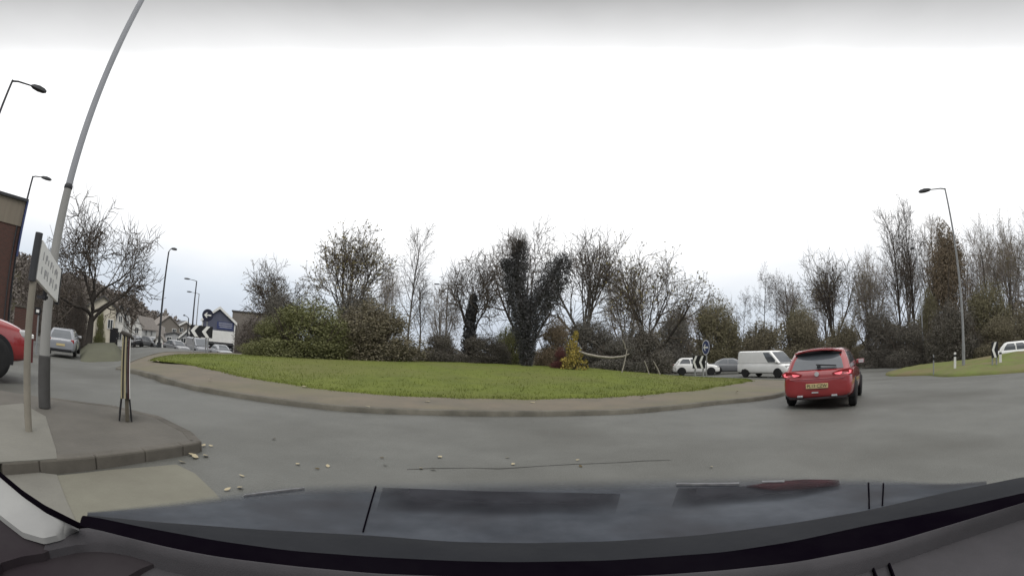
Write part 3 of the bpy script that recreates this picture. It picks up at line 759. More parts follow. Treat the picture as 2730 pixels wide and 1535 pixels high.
# woodland floor mass behind the right-hand hedge, and wooded hill on the left
def mass(name, label, pts_fn, n, s, m_, seed):
    R = np.random.default_rng(seed); P = np.array([pts_fn(R) for _ in range(n)])
    return tag(np_mesh(name, *leaf_quads(P, s, R), m_), label, 'woodland', kind='stuff')
def pf(R):
    a = rad(R.uniform(14, 78)); D = R.uniform(66, 76); h = 4.2 + 1.4 * math.sin(a * 23) + .9 * math.sin(a * 61 + 1)
    x, y = D * math.sin(a), D * math.cos(a); return (x, y, g(x, y) + h * R.uniform(0, 1) ** .8)
mass('woodland', 'brown undergrowth of the wood far behind the right-hand bushes', pf, 30000, .22, LF_BROWN, 5)
def pf(R):
    a = rad(R.uniform(-34, 14)); D = R.uniform(70, 84); h = 2.1 + .7 * math.sin(a * 31) + .5 * math.sin(a * 77 + 1)
    x, y = D * math.sin(a), D * math.cos(a); return (x, y, -.5 + h * R.uniform(0, 1) ** .8)
mass('woodland', 'low grey-brown scrub far beyond the roundabout', pf, 16000, .2, LF_GREY, 6)
HP = [(-200, 640), (-60, 650), (50, 669), (83, 683), (125, 705), (170, 722), (221, 726), (258, 738), (299, 765), (341, 784), (382, 799), (396, 819), (414, 824), (442, 839), (470, 848), (507, 860), (560, 868), (640, 885), (740, 925)]
HX = []
for x_, y_ in HP:
    d_ = ray(x_, y_); HX.append((math.degrees(math.atan2(d_[0], d_[1])), math.degrees(math.atan2(d_[2], math.hypot(d_[0], d_[1])))))
def crest(a): return 1.3 + 150 * math.tan(rad(np.interp(math.degrees(a), [h[0] for h in HX], [h[1] for h in HX])))
V, F = [], []; na = 60
for k in range(na):
    a = rad(-95 + 65 * k / (na - 1)); c_ = crest(a) - 1.6
    for D, t in ((84, -9), (100, .18), (125, .7), (150, 1), (190, 1.0), (240, .4)):
        V.append((D * math.sin(a), D * math.cos(a), -9 if t == -9 else -6 + (c_ + 6) * t))
for k in range(na - 1):
    for q in range(5): F.append((k * 6 + q, k * 6 + 6 + q, k * 6 + 7 + q, k * 6 + 1 + q))
tag(np_mesh('hill', V, F, EARTH, smooth=True), kind='structure')
def pf(R):
    a = rad(R.uniform(-90, -31)); t = R.uniform(0, 1); D = 92 + 58 * t; c_ = crest(a) - 1.6
    base = -6 + (c_ + 6) * np.interp(D, [100, 125, 150], [.18, .7, 1]); x, y = D * math.sin(a), D * math.cos(a)
    return (x, y, base + R.uniform(-.2, 1.9) * (1 + .5 * math.sin(x * .31) * math.sin(y * .27)))
mass('hillside_wood', 'grey-brown leafless wood covering the hill behind the left houses', pf, 30000, .55, LF_HILL, 9)

# ------------------------------------------------------------------ cars
def wheel(parent, x, y, R_, side, w=.2):
    mb = MB(); h = w / 2
    mb.lathe([(R_ * .62, -h), (R_ * .9, -h), (R_, -h * .7), (R_, h * .7), (R_ * .9, h), (R_ * .62, h)], 28, 'Y')
    o = mb.build('wheel', TYRE, parent, True); o.location = (x, y, R_)
    rb = MB(); yy = side * h * .75
    rb.lathe([(R_ * .64, yy - .05 * side), (R_ * .64, yy), (R_ * .58, yy + .012 * side), (R_ * .54, yy - .03 * side), (R_ * .2, yy - .035 * side)], 24, 'Y', mi=1)
    for k in range(5):
        q = 2 * math.pi * k / 5 + .3
        rb.box((math.cos(q) * R_ * .36, yy, math.sin(q) * R_ * .36), (R_ * .5, .03, R_ * .16), Matrix.Rotation(-q, 3, 'Y'), 0)
    rb.lathe([(.05, yy - .02), (.05, yy + .02)], 12, 'Y')
    rb.build('rim', [RIM, BLACK], o)
    return o
def quad_panel(mb, c4, u0, u1, v0, v1, off, th=.012, mi=0):
    A, B, C, D = [Vector(p) for p in c4]
    n = (B - A).cross(D - A).normalized()
    def P(u, v): return (A * (1 - u) + B * u) * (1 - v) + (D * (1 - u) + C * u) * v
    q = [P(u0[0], v0), P(u1[0], v0), P(u1[1], v1), P(u0[1], v1)]
    vs = [p + n * off for p in q] + [p - n * th for p in q]
    mb.add(vs, [(0, 1, 2, 3), (7, 6, 5, 4), (0, 4, 5, 1), (1, 5, 6, 2), (2, 6, 7, 3), (3, 7, 4, 0)], mi)
KINDS = {
 'hatch': dict(L=4.26, W=.90, R=.325, wx=(-1.27, 1.36),
   st=[(-2.13, .40, .74, .70), (-2.10, .30, .90, .80), (-1.98, .25, .97, .865), (-1.5, .2, .985, .895), (-.6, .19, .965, .90), (.4, .19, .945, .90), (1.0, .19, .92, .895), (1.6, .2, .83, .87), (1.98, .24, .72, .80), (2.10, .3, .62, .70), (2.13, .36, .55, .6)],
   cab=[(-2.02, 1.14, .80, .93), (-1.86, .85, .735, 1.17), (-1.66, .36, .645, 1.385), (-1.52, .12, .56, 1.45)], glass='hatch'),
 'suv': dict(L=4.3, W=.90, R=.34, wx=(-1.3, 1.32),
   st=[(-2.13, .45, .82, .72), (-2.10, .34, .98, .82), (-1.98, .28, 1.04, .87), (-1.5, .24, 1.05, .895), (-.6, .23, 1.03, .90), (.4, .23, 1.02, .90), (1.0, .23, 1.0, .895), (1.6, .25, .93, .87), (1.98, .28, .82, .80), (2.10, .34, .7, .70), (2.13, .4, .6, .6)],
   cab=[(-1.9, 1.1, .80, 1.0), (-1.75, .85, .74, 1.25), (-1.5, .36, .65, 1.48), (-1.3, .1, .56, 1.55)], glass='hatch'),
 'saloon': dict(L=4.6, W=.9, R=.325, wx=(-1.35, 1.42),
   st=[(-2.3, .40, .72, .70), (-2.26, .30, .90, .80), (-2.1, .25, .96, .86), (-1.5, .2, .975, .895), (-.6, .19, .955, .90), (.4, .19, .94, .90), (1.05, .19, .92, .895), (1.75, .2, .83, .87), (2.12, .24, .72, .80), (2.26, .3, .62, .70), (2.3, .36, .55, .6)],
   cab=[(-1.75, 1.1, .80, .94), (-1.5, .8, .735, 1.17), (-1.05, .32, .645, 1.38), (-.85, .1, .56, 1.44)], glass='hatch'),
 'van': dict(L=4.8, W=.95, R=.33, wx=(-1.55, 1.55),
   st=[(-2.4, .42, 1.02, .86), (-2.38, .33, 1.10, .92), (-2.2, .3, 1.12, .95), (-1.2, .28, 1.12, .955), (.2, .28, 1.12, .955), (1.2, .28, 1.10, .95), (1.8, .3, 1.0, .92), (2.2, .32, .88, .86), (2.36, .36, .78, .78), (2.4, .42, .68, .68)],
   cab=[(-2.38, 1.75, .915, 1.06), (-2.36, 1.28, .905, 1.5), (-2.33, .85, .875, 1.88), (-2.2, .62, .80, 1.95)], glass='van'),
}
def paint(name, c, rough=.35): return mat('paint_' + name, c, tuple(v * .93 for v in c), rough=rough, spec=.5, coat=1.0, scale=1.2)
TAILR = mat('tail_lamp_red', (.28, .012, .014), (.2, .01, .012), rough=.2, spec=.6, scale=4)
LAMPC = mat('lamp_clear', (.5, .5, .5), (.42, .42, .43), rough=.12, spec=.7, scale=6)
PLATEY = mat('plate_yellow', (.52, .42, .22), (.48, .39, .20), rough=.5)
PLATEW = mat('plate_white', (.7, .7, .66), (.65, .65, .62), rough=.5)
def text(body, size, m_, parent, loc, rot, name='lettering', align='CENTER'):
    cu = bpy.data.curves.new(name, 'FONT'); cu.body = body; cu.size = size; cu.align_x = align; cu.align_y = 'CENTER'; cu.extrude = .002
    cu.materials.append(m_); tmp = bpy.data.objects.new('tmp', cu); COL.objects.link(tmp)
    bpy.context.view_layer.update()
    me = bpy.data.meshes.new_from_object(tmp.evaluated_get(bpy.context.evaluated_depsgraph_get())); bpy.data.objects.remove(tmp)
    o = bpy.data.objects.new(name, me); COL.objects.link(o); o.parent = parent; o.location = loc; o.rotation_euler = rot
    return o
def car(name, label, kind, pm, pos, heading, group=None, cat='car', detail=True, roofm=None):
    """heading: compass-like angle from +Y clockwise, the way the bonnet points"""
    K = KINDS[kind]; W_ = K['W']
    t = thing(name, label, cat, pos, math.pi / 2 - heading, group)
    mb = MB(); n = 0
    vs = []; sec = None
    for (x, zl, zt, w) in K['st']:
        h = zt - zl
        half = [(0, zl), (w * .8, zl), (w * .97, zl + .10 * h), (w, zl + .42 * h), (w * .985, zl + .70 * h), (w * .955, zl + .9 * h), (w * .88, zt), (w * .45, zt + .015), (0, zt + .02)]
        ring = [(x, y, z) for y, z in half] + [(x, -y, z) for y, z in half[-2:0:-1]]
        vs += ring; n = len(ring)
    m_ = len(K['st'])
    fs = [(i * n + j, i * n + (j + 1) % n, (i + 1) * n + (j + 1) % n, (i + 1) * n + j) for i in range(m_ - 1) for j in range(n)]
    fs += [tuple(range(n)), tuple(range((m_ - 1) * n, m_ * n))[::-1]]
    mb.add(vs, fs)
    body = subsurf(mb.build('body', pm, t, True), 2)
    # cabin: lofted levels
    c = .12; lv = []
    for (xr, xf, w, z) in K['cab']:
        cc = c if kind != 'van' else .06
        lv.append([(xr, w - cc, z), (xr, -(w - cc), z), (xr + cc, -w, z), (xf - cc * 1.6, -w, z), (xf, -(w - cc * 1.4), z), (xf, w - cc * 1.4, z), (xf - cc * 1.6, w, z), (xr + cc, w, z)])
    mb = MB(); vs = [p for l_ in lv for p in l_]
    fs = [(i * 8 + j, i * 8 + (j + 1) % 8, (i + 1) * 8 + (j + 1) % 8, (i + 1) * 8 + j) for i in range(len(lv) - 1) for j in range(8)]
    fs.append(tuple(range((len(lv) - 1) * 8, len(lv) * 8)))
    mb.add(vs, fs)
    cab = bevel(mb.build('cabin', roofm or pm, t, True), .03, 2)
    b, tp = lv[0], lv[2]
    def face(j): k = (j + 1) % 8; return (b[j], b[k], tp[k], tp[j])
    def face2(i, j): k = (j + 1) % 8; return (lv[i][j], lv[i][k], lv[i + 1][k], lv[i + 1][j])
    off = .008
    # windscreen and rear screen, one pane each, made of two loft levels
    for nm, j in (('windscreen', 4),) + ((('rear_window', 0),) if K['glass'] == 'hatch' else ()):
        mb = MB(); v0 = .12 if j == 0 else .05
        quad_panel(mb, face2(0, j), (.02, .02), (.98, .98), v0, 1, off); quad_panel(mb, face2(1, j), (.02, .04), (.98, .96), 0, .9, off)
        mb.build(nm, CGLASS, t)
    for j in (2, 6):
        cuts = [(.10, .46), (.50, .86)] if K['glass'] == 'hatch' else ([(.76, .97)] if j == 2 else [(.03, .24)])
        if K['glass'] == 'hatch' and j == 6: cuts = [(.14, .50), (.54, .90)]
        for (u0, u1) in cuts:
            mb = MB(); quad_panel(mb, face2(0, j), (u0, u0), (u1, u1), .12, 1, off); quad_panel(mb, face2(1, j), (u0, u0 + .02), (u1, u1 - .02), 0, .82, off)
            mb.build('side_window', CGLASS, t)
    R_ = K['R']
    for x in K['wx']:
        for s in (1, -1):
            wh = wheel(t, x, s * (W_ - .094), R_, s)
            ab = MB(); k2 = 20; yy = s * (W_ - .022); Ro, Ri = R_ + .055, R_ * .5
            ab.prism([(x + Ro * math.cos(q), R_ + Ro * math.sin(q)) for q in np.linspace(-.25, math.pi + .25, k2)], .22, lambda u, v, w: (u, yy + .014 * s - s * w, v))
            ab.build('wheel_arch', BLACK, t)
    xe = K['st'][0][0]; xf = K['st'][-1][0]
    zb = K['st'][2][2]
    for s in (1, -1):
        mb = MB(); mb.box((K['cab'][0][1] - .28, s * (W_ + .01), zb + .06), (.1, .24, .13))
        o = bevel(mb.build('door_mirror', pm, t), .03, 2)
        mb = MB(); mb.box((K['cab'][0][1] - .345, s * (W_ + .04), zb + .06), (.03, .15, .10)); mb.build('mirror_glass', LAMPC, o)
        mb = MB(); mb.box((xf - .20, s * (W_ * .68), K['st'][-3][2] - .06), (.22, .34, .13)); bevel(mb.build('headlight', LAMPC, t), .04, 3)
    mb = MB(); mb.box((xf - .05, 0, .36), (.12, W_ * 1.5, .14)); bevel(mb.build('front_grille', BLACK, t), .03, 2)
    if kind != 'hatch' or not detail:
        for s in (1, -1):
            mb = MB(); mb.box((xe + .09, s * W_ * .78, zb - .14), (.12, .2, .2) if kind != 'van' else (.06, .12, .4)); bevel(mb.build('tail_light', TAILR, t), .03, 2)
        mb = MB(); mb.box((xe - .002, 0, .62), (.03, .52, .115)); mb.build('number_plate', PLATEY, t)
        mb = MB(); mb.box((xe + .06, 0, .33), (.14, W_ * 1.5, .16)); bevel(mb.build('rear_bumper', BLACK, t), .03, 2)
        mb = MB(); mb.box((xf + .0, 0, .42), (.03, .52, .11)); mb.build('number_plate', PLATEW, t)
    return t

RED = paint('red', (.27, .020, .023), .25)
SIL = paint('silver', (.235, .245, .27)); WHT = paint('white', (.80, .80, .78), .4); GRY = paint('grey', (.13, .135, .145)); LGR = paint('light_grey', (.27, .28, .30)); DRK = paint('dark', (.02, .021, .024))
rc = (onz(2105, 1083, 0) + onz(2275, 1078, 0)) / 2
hd = rad(48)
fw = np.array((math.sin(hd), math.cos(hd), 0))
red = car('hatchback', 'red five-door hatchback driving away with its tail lights lit', 'hatch', RED, rc + fw * 1.32, hd)
red.scale = (1, 1, .94)
# rear details of the red hatchback
ar = [(-.60 + 1.2 * k / 14) for k in range(15)]
arc = lambda z0, d: [(u, z0 - .07 * (u / .6) ** 2) for u in ar] + [(u, z0 - d - .07 * (u / .6) ** 2) for u in ar[::-1]]
mb = MB(); mb.prism(arc(1.485, .05), .34, lambda u, v, w: (-1.86 + w + .10 * (abs(u) / .6) ** 3, u, v - (.34 - w) * .06)); bevel(mb.build('roof_spoiler', RED, red), .015, 2)
mb = MB(); mb.prism(arc(1.43, .035), .24, lambda u, v, w: (-1.835 + w + .10 * (abs(u) / .6) ** 3, u * .97, v - (.34 - w) * .06)); mb.build('spoiler_underside', BLACK, red)
mb = MB(); mb.prism(arc(1.49, .06), 1.5, lambda u, v, w: (-1.53 + w, u * (1 - .06 * w), v - .05 * max(0, w - .7))); bevel(mb.build('roof', RED, red), .03, 2)
for s in (1, -1):
    mb = MB()
    poly = [(.36, .865), (.40, .80), (.62, .775), (.86, .80), (.895, .90), (.80, .955), (.52, .92)]
    mb.prism(poly, .30, lambda u, v, w: (-2.125 + .11 * max(0, u - .5) ** 1.2 * 2.2 + w, s * u, v))
    tl = bevel(mb.build('tail_light', TAILR, red), .012, 2)
    gb = MB()
    sh = lambda u, v, w: (-2.133 + .11 * max(0, u - .5) ** 1.2 * 2.2 + w, s * u, v)
    gb.prism([(.43, .855), (.44, .835), (.56, .815), (.60, .83), (.62, .885), (.55, .875)], .01, sh)
    gb.prism([(.66, .825), (.67, .81), (.80, .82), (.83, .84), (.84, .90), (.78, .905), (.79, .85), (.68, .84)], .01, sh)
    gb.build('lamp_strip', glow('tail_glow', (1.0, .22, .26), .5) if s == 1 else bpy.data.materials['tail_glow'], tl)
mb = MB(); mb.prism([(-.70, .25), (0, .245), (.70, .25), (.78, .36), (.78, .50), (.60, .53), (0, .535), (-.60, .53), (-.78, .50), (-.78, .36)], .2, lambda u, v, w: (-2.135 + .19 * abs(u) ** 3.2 + w, u, v)); bevel(mb.build('rear_diffuser_shade', mat('bumper_plastic_shade', (.035, .022, .024), (.028, .02, .022), rough=.6), red), .02, 2)  # bumper panel drawn taller, shade low on the tail painted in
mb = MB(); mb.box((-2.145, 0, .575), (.03, .54, .115)); pl = bevel(mb.build('number_plate', PLATEY, red), .005, 1)
text('PL13 CZW', .105, BLACK, pl, (-2.162, 0, .575), (rad(90), 0, rad(-90)))
mb = MB(); mb.lathe([(.055, -2.165), (.052, -2.15), (.05, -2.10)], 20, 'X', (0, 0, .86)); mb.build('tailgate_badge', LAMPC, red, True)
mb = MB(); mb.box((-2.022, -.22, 1.055), (.03, .50, .030), Matrix.Rotation(rad(6), 3, 'X')); mb.box((-2.03, -.04, 1.03), (.05, .09, .05)); mb.build('rear_wiper', BLACK, red)
mb = MB(); mb.prism([(-.66, .735), (.66, .735), (.70, .76), (-.70, .76)], .12, lambda u, v, w: (-2.143 + .04 * abs(u) ** 3 + w, u, v)); bevel(mb.build('tailgate_crease', RED, red), .012, 3)
for s in (1, -1):
    mb = MB(); mb.box((-2.14, s * .42, .33), (.05, .15, .055)); bevel(mb.build('exhaust_tip', RIM, red), .02, 2)
mb = MB(); mb.box((-2.142, .05, .42), (.02, .16, .03)); mb.build('rear_reflector', LAMPC, red)

for ch in red.children:                       # the body leans on its springs in the bend, the wheels stay on the road
    if not ch.name.startswith('wheel') or ch.name.startswith('wheel_arch'): ch.rotation_euler = (rad(-2.6), 0, 0)
# other vehicles
def pos_on(x, y, D): p = at(x, y, D); return np.array((p[0], p[1], float(g(p[0], p[1]))))
lr = at(66, 1000, 9.6); lr[2] = 0
hdl = rad(16)
car('hatchback', 'red car cut off by the left edge beside the white board', 'suv', RED, np.array((lr[0], lr[1], 0)) - np.array((math.sin(hdl), math.cos(hdl), 0)) * 1.75 + np.array((-1.20, .10, 0)), hdl, detail=False).scale = (1.04, 1.04, 1.10)
car('estate_car', 'silver car driving away behind the thick grey lamp post', 'hatch', SIL, at(171, 943, 27.5), rad(-51), detail=False).scale = (.95, .95, .93)
car('saloon_car', 'small dark car parked in front of the white gabled house', 'hatch', DRK, pos_on(352, 925, 62), rad(150), detail=False)
car('saloon_car', 'dark car half hidden right of the white houses', 'hatch', GRY, pos_on(404, 925, 64), rad(100), detail=False)
GP_ = 'cars parked behind the left chevron board'
car('parked_car', 'grey car left of the chevron board posts', 'saloon', GRY, pos_on(470, 925, 55), rad(110), GP_, detail=False)
car('parked_van', 'light grey van behind the chevron board', 'van', LGR, pos_on(528, 920, 58), rad(120), None, cat='van', detail=False)
car('parked_car', 'silver car right of the chevron board posts', 'saloon', LGR, pos_on(590, 925, 54), rad(125), GP_, detail=False)
car('hatchback', 'white hatchback behind the two-chevron board on the right', 'suv', WHT, pos_on(1856, 970, 40.5), rad(112), detail=False)
car('saloon_car', 'dark grey car between white hatchback and white van', 'saloon', GRY, pos_on(1950, 970, 43), rad(112), detail=False)
car('van', 'white panel van facing right beside the red hatchback', 'van', WHT, pos_on(2048, 965, 34.5), rad(160), cat='van', detail=False)
car('parked_car', 'white car cut off by the right edge behind the verge', 'suv', WHT, pos_on(2728, 930, 36) + np.array((0, 0, -.02)), rad(160), None, detail=False)

# ------------------------------------------------------------------ lamp posts, poles, signs
def lamp(label, xt, yt, D, xb, arm_px, pole=STEELD, r0=.10, group='street lamps', lean=None, head=.75, zb=None, armdz=.1):
    """post top at photo pixel (xt, yt), arm reaching arm_px pixels sideways"""
    p = at(xt, yt, D); x, y = p[0], p[1]
    z = ground_at(x, y) - .02 if zb is None else zb
    t = thing('street_lamp', label, 'street lamp', (x, y, z), 0, group)
    H = p[2] - z
    mb = MB(); mb.tube([(0, 0, 0), (0, 0, 1.2)], [r0 * 1.25, r0 * 1.25], 12); mb.tube([(0, 0, 1.2), (0, 0, 1.3), (0, 0, H)], [r0 * 1.2, r0, r0 * .62], 12)
    mb.build('post', pole, t, True)
    e = at(xt + arm_px, yt, D); d = np.array((e[0] - x, e[1] - y)); L_ = np.linalg.norm(d); d /= L_
    mb = MB(); mb.tube([(0, 0, H - .05), (d[0] * L_ * .3, d[1] * L_ * .3, H + armdz * .4), (d[0] * L_, d[1] * L_, H + armdz)], [.05, .042, .035], 8)
    mb.build('arm', pole, t, True)
    mb = MB(); hx = []
    R = Matrix.Rotation(math.atan2(d[1], d[0]), 3, 'Z')
    for (u, w, zl, zh) in ((0, .05, -.03, .05), (.15, .13, -.06, .10), (.45, .17, -.08, .13), (.75, .14, -.07, .10), (.9, .06, -.03, .05)):
        u = L_ + u * head / .75
        hx.append([R @ Vector((u, -w, zl)), R @ Vector((u, w, zl)), R @ Vector((u, w * .7, zh)), R @ Vector((u, -w * .7, zh))])
    vs = [(p_.x, p_.y, p_.z + H + armdz) for l_ in hx for p_ in l_]
    fs = [(i * 4 + j, i * 4 + (j + 1) % 4, i * 4 + 4 + (j + 1) % 4, i * 4 + 4 + j) for i in range(4) for j in range(4)] + [(0, 1, 2, 3), (16, 17, 18, 19)]
    mb.add(vs, fs); hd_ = bevel(mb.build('lamp_head', STEELD, t, True), .02, 2)
    return t
lamp('tall dark street lamp at the far left edge above the brick building', 34, 214, 22, 0, 55, r0=.09)
lamp('dark street lamp rising beside the corner of the brick building', 88, 470, 35, 30, 22, r0=.11)
lamp('dark street lamp with a stub arm behind the white houses', 450, 671, 43, 430, 5, r0=.11, armdz=.3, head=.5)
lamp('street lamp with its arm to the left, above the chevron board', 524.5, 749, 64, 517, -18, r0=.13)
lamp('smaller pale street lamp just right of the one above the chevron board', 531, 783, 78, 527, -20, pole=STEEL, r0=.11)
lamp('grey street lamp on the right verge with its arm to the left', 2519, 502, 30, 2567, -38, pole=STEEL, r0=.085)
lamp('thin faint street lamp left of the grey one on the verge', 2441, 664, 45, 2467, -2, pole=STEEL, r0=.075, head=.4)
lamp('short swan-neck lamp left of the chevron board', 503, 848, 66, 500, -9, r0=.12, armdz=.3, head=.3)
# double-arm lamp beyond the roundabout
p = at(1195, 760, 70); z = float(g(p[0], p[1]))
t = thing('double_street_lamp', 'dark T-shaped double-arm street lamp seen between roundabout trees', 'street lamp', (p[0], p[1], z))
H = p[2] - z; mb = MB(); mb.tube([(0, 0, 0), (0, 0, H)], [.15, .09], 10); mb.build('post', STEELD, t, True)
for s in (1, -1):
    mb = MB(); mb.tube([(0, 0, H - .05), (s * 1.5, 0, H + .1)], [.05, .05], 8); a_o = mb.build('arm', STEELD, t, True)
    mb = MB(); mb.box((s * 1.85, 0, H + .1), (.8, .34, .18)); bevel(mb.build('lamp_head', STEELD, a_o), .05, 2)

# thick grey pole at left
pb_ = onz(119, 1085, .12)
t = thing('lamp_post', 'thick pale grey lamp post on the traffic island, leaving the top of view', 'lamp post', pb_)
mb = MB(); mb.tube([(0, 0, .62), (0, 0, 1.3), (0, 0, 2.78)], [.078, .070, .060], 24); mb.build('lower_post', mat('pole_pale_paint', (.30, .298, .285), (.25, .248, .236), rough=.65, scale=2.5, stretch=(1, 1, .3)), t, True)
mb = MB(); mb.tube([(0, 0, 2.78), (0, 0, 5.0), (0, 0, 12)], [.054, .050, .036], 24); mb.build('upper_post', POLEG, t, True)
mb = MB(); mb.lathe([(.090, 0), (.090, .62)], 24); mb.lathe([(.086, .62), (.088, .63), (.083, .65)], 24); mb.build('base_sleeve', POLEB, t, True)
mb = MB(); mb.lathe([(.058, 2.76), (.066, 2.77), (.066, 2.81), (.054, 2.83)], 24); mb.build('joint_collar', STEELD, t, True)

# white board on two posts behind it
TLc, TRc, BRc, BLc = at(116, 640, 5.2), at(164, 722, 6.3), at(157, 809, 6.3), at(102, 752, 5.2)
bp = at(72, 1015, 5.22); bp[2] = 0
c0 = TLc.copy(); c0[2] = 0
t = thing('notice_board', 'white notice board with grey lettering on a post beside the thick grey pole', 'sign board', c0)
A, B = TLc - c0, TRc - c0; B[2] = B[2]
u = B - A; u[2] = 0; Lb = np.linalg.norm(u); u /= Lb; zt_, zb_ = (TLc[2]), (BLc[2] + .02)
nrm = np.array((u[1], -u[0], 0)); 
def bd(s, z, w): return tuple(A * (1, 1, 0) + u * s + nrm * w + np.array((0, 0, z + (TRc[2] + BRc[2] - TLc[2] - BLc[2]) / 2 * s / Lb)))
zr = (TRc[2] + BRc[2] - TLc[2] - BLc[2]) / 2
mb = MB(); mb.prism([(0, zb_), (Lb, zb_), (Lb, zt_), (0, zt_)], .04, lambda s, z, w: bd(s, z, -w)); pnl = bevel(mb.build('panel', WHITE, t), .006, 1)
mb = MB(); GREYL = mat('grey_lettering', (.30, .30, .31), (.36, .36, .36), rough=.7)
random.seed(4)
hh = zt_ - zb_
for row, (z0, z1, nn) in enumerate(((.58, .82, 7), (.20, .48, 6))):
    s = .12
    for k in range(nn):
        w_ = Lb * random.uniform(.06, .10); zz0 = zb_ + hh * (z0 + random.uniform(0, .05)); zz1 = zb_ + hh * (z1 - random.uniform(0, .08))
        sx_ = Lb * (.10 + .80 * k / nn)
        mb.prism([(sx_, zz0), (sx_ + w_ * .35, zz0), (sx_ + w_ * .35, zz1), (sx_, zz1)], .003, lambda s, z, w: bd(s, z, w + .001))
        if k % 2: mb.prism([(sx_ + w_ * .36, (zz0 + zz1) / 2), (sx_ + w_, (zz0 + zz1) / 2), (sx_ + w_, (zz0 + zz1) / 2 + .05), (sx_ + w_ * .36, (zz0 + zz1) / 2 + .05)], .003, lambda s, z, w: bd(s, z, w + .001))
mb.build('lettering', GREYL, pnl)
mb = MB()
mb.prism([(Lb + .003, zb_ - .02), (Lb + .03, zb_ - .02), (Lb + .03, zt_ + .02), (Lb + .003, zt_ + .02)], .06, lambda s, z, w: bd(s, z, .01 - w)); mb.build('frame', BLACK, t)
for s_, px_ in ((-.02, STEELD),):
    mb = MB(); q = bd(s_, 0, -.06); mb.tube([(q[0], q[1], zb_ - .02), (q[0], q[1], zt_ + .06)], .046, 10); mb.build('dark_post', STEELD, t, True)
mb = MB(); q = bp - c0; mb.tube([(q[0], q[1], -.02), (q[0], q[1], at(96, 752, np.hypot(*bp[:2]))[2])], .042, 12)
mb.build('tan_post', mat('weathered_post', (.24, .22, .18), (.19, .175, .145), rough=.8, scale=3), t, True)
mb = MB(); q2 = bd(Lb * .55, zb_, -.06); mb.tube([(q2[0], q2[1], q2[2] - .08), (q2[0], q2[1], q2[2] + .15)], .03, 8); mb.box((q2[0] - .06, q2[1], q2[2] - .05), (.22, .05, .035)); mb.build('bracket', BLACK, t)

# small dark square sign and red bollard by the pole
p = at(101, 829, 16)
t = thing('square_sign', 'tiny square dark sign with white mark between the two left posts', 'sign', (p[0], p[1], 0))
R45 = Matrix.Rotation(rad(-55), 3, 'Z').to_4x4()
mb = MB(); mb.tube([(0, .04, 0), (0, .04, p[2])], .03, 8); mb.build('post', STEEL, t, True)
mb = MB(); mb.box((0, 0, p[2]), (.22, .03, .22), Matrix.Rotation(rad(50), 3, 'Z')); o = mb.build('plate', BLACK, t)
mb = MB(); mb.box((.012, -.014, p[2]), (.11, .012, .09), Matrix.Rotation(rad(50), 3, 'Z')); mb.build('mark', WHITE, o)
p = onz(83, 966, 0); t = thing('bollard', 'slim dark red bollard with white top left of the silver car', 'bollard', p)
mb = MB(); mb.lathe([(.05, 0), (.05, .58), (.045, .60)], 14); mb.build('body', mat('bollard_red', (.10, .02, .02), (.07, .018, .018), rough=.6), t, True)
mb = MB(); mb.lathe([(.055, .601), (.055, .68), (.03, .70)], 14); mb.build('cap', WHITE, t, True)

# folded road-works A-frame sign seen edge-on
pb_ = onz(335, 1112, .12)
tw = math.atan2(pb_[0], pb_[1])
t = thing('roadworks_sign', 'folded yellow and black road-works A-frame sign standing edge-on', 'road sign', pb_, -tw)
t.scale = (.70, 1, 1)
YEL = mat('sign_yellow', (.33, .29, .18), (.27, .24, .15), rough=.6, scale=5); MAR = mat('sign_maroon', (.055, .022, .024), (.04, .02, .02), rough=.6)
H = at(330, 893, np.hypot(*pb_[:2]))[2] - pb_[2]
for (dx, m_, w_, nm) in ((-.075, YEL, .026, 'panel'), (-.045, BLACK, .022, 'edge_strip'), (-.010, YEL, .040, 'panel'), (.030, BLACK, .022, 'edge_strip'), (.062, MAR, .034, 'panel'), (.088, WHITE, .012, 'reflective_edge')):
    mb = MB(); sl_ = .02 if dx > .02 else 0
    mb.add([(dx - w_ / 2, -.28, .28), (dx + w_ / 2, -.28, .28), (dx + w_ / 2 - sl_, -.28, H), (dx - w_ / 2 - sl_, -.28, H), (dx - w_ / 2, .28, .28), (dx + w_ / 2, .28, .28), (dx + w_ / 2 - sl_, .28, H), (dx - w_ / 2 - sl_, .28, H)],
           [(0, 1, 2, 3), (7, 6, 5, 4), (0, 4, 5, 1), (1, 5, 6, 2), (2, 6, 7, 3), (3, 7, 4, 0)]); mb.build(nm, m_, t)
for (x0, x1) in ((-.06, -.125), (.075, .115)):
    for yy in (-.24, .24):
        mb = MB(); mb.tube([(x0, yy, .34), (x1, yy, 0)], [.016, .018], 8); mb.build('leg', BLACK, t)
mb = MB(); mb.box((.03, 0, .14), (.075, .5, .28)); mb.build('weight', mat('sign_weight', (.10, .088, .06), (.075, .066, .05), rough=.8), t)
mb = MB(); mb.box((-.01, 0, H + .02), (.21, .6, .045), Matrix.Rotation(rad(10), 3, 'Y')); mb.box((.09, 0, H - .01), (.10, .5, .03), Matrix.Rotation(rad(16), 3, 'Y'))
bevel(mb.build('handle_cap', mat('cap_brown', (.06, .052, .042), (.045, .04, .034), rough=.6), t), .012, 2)

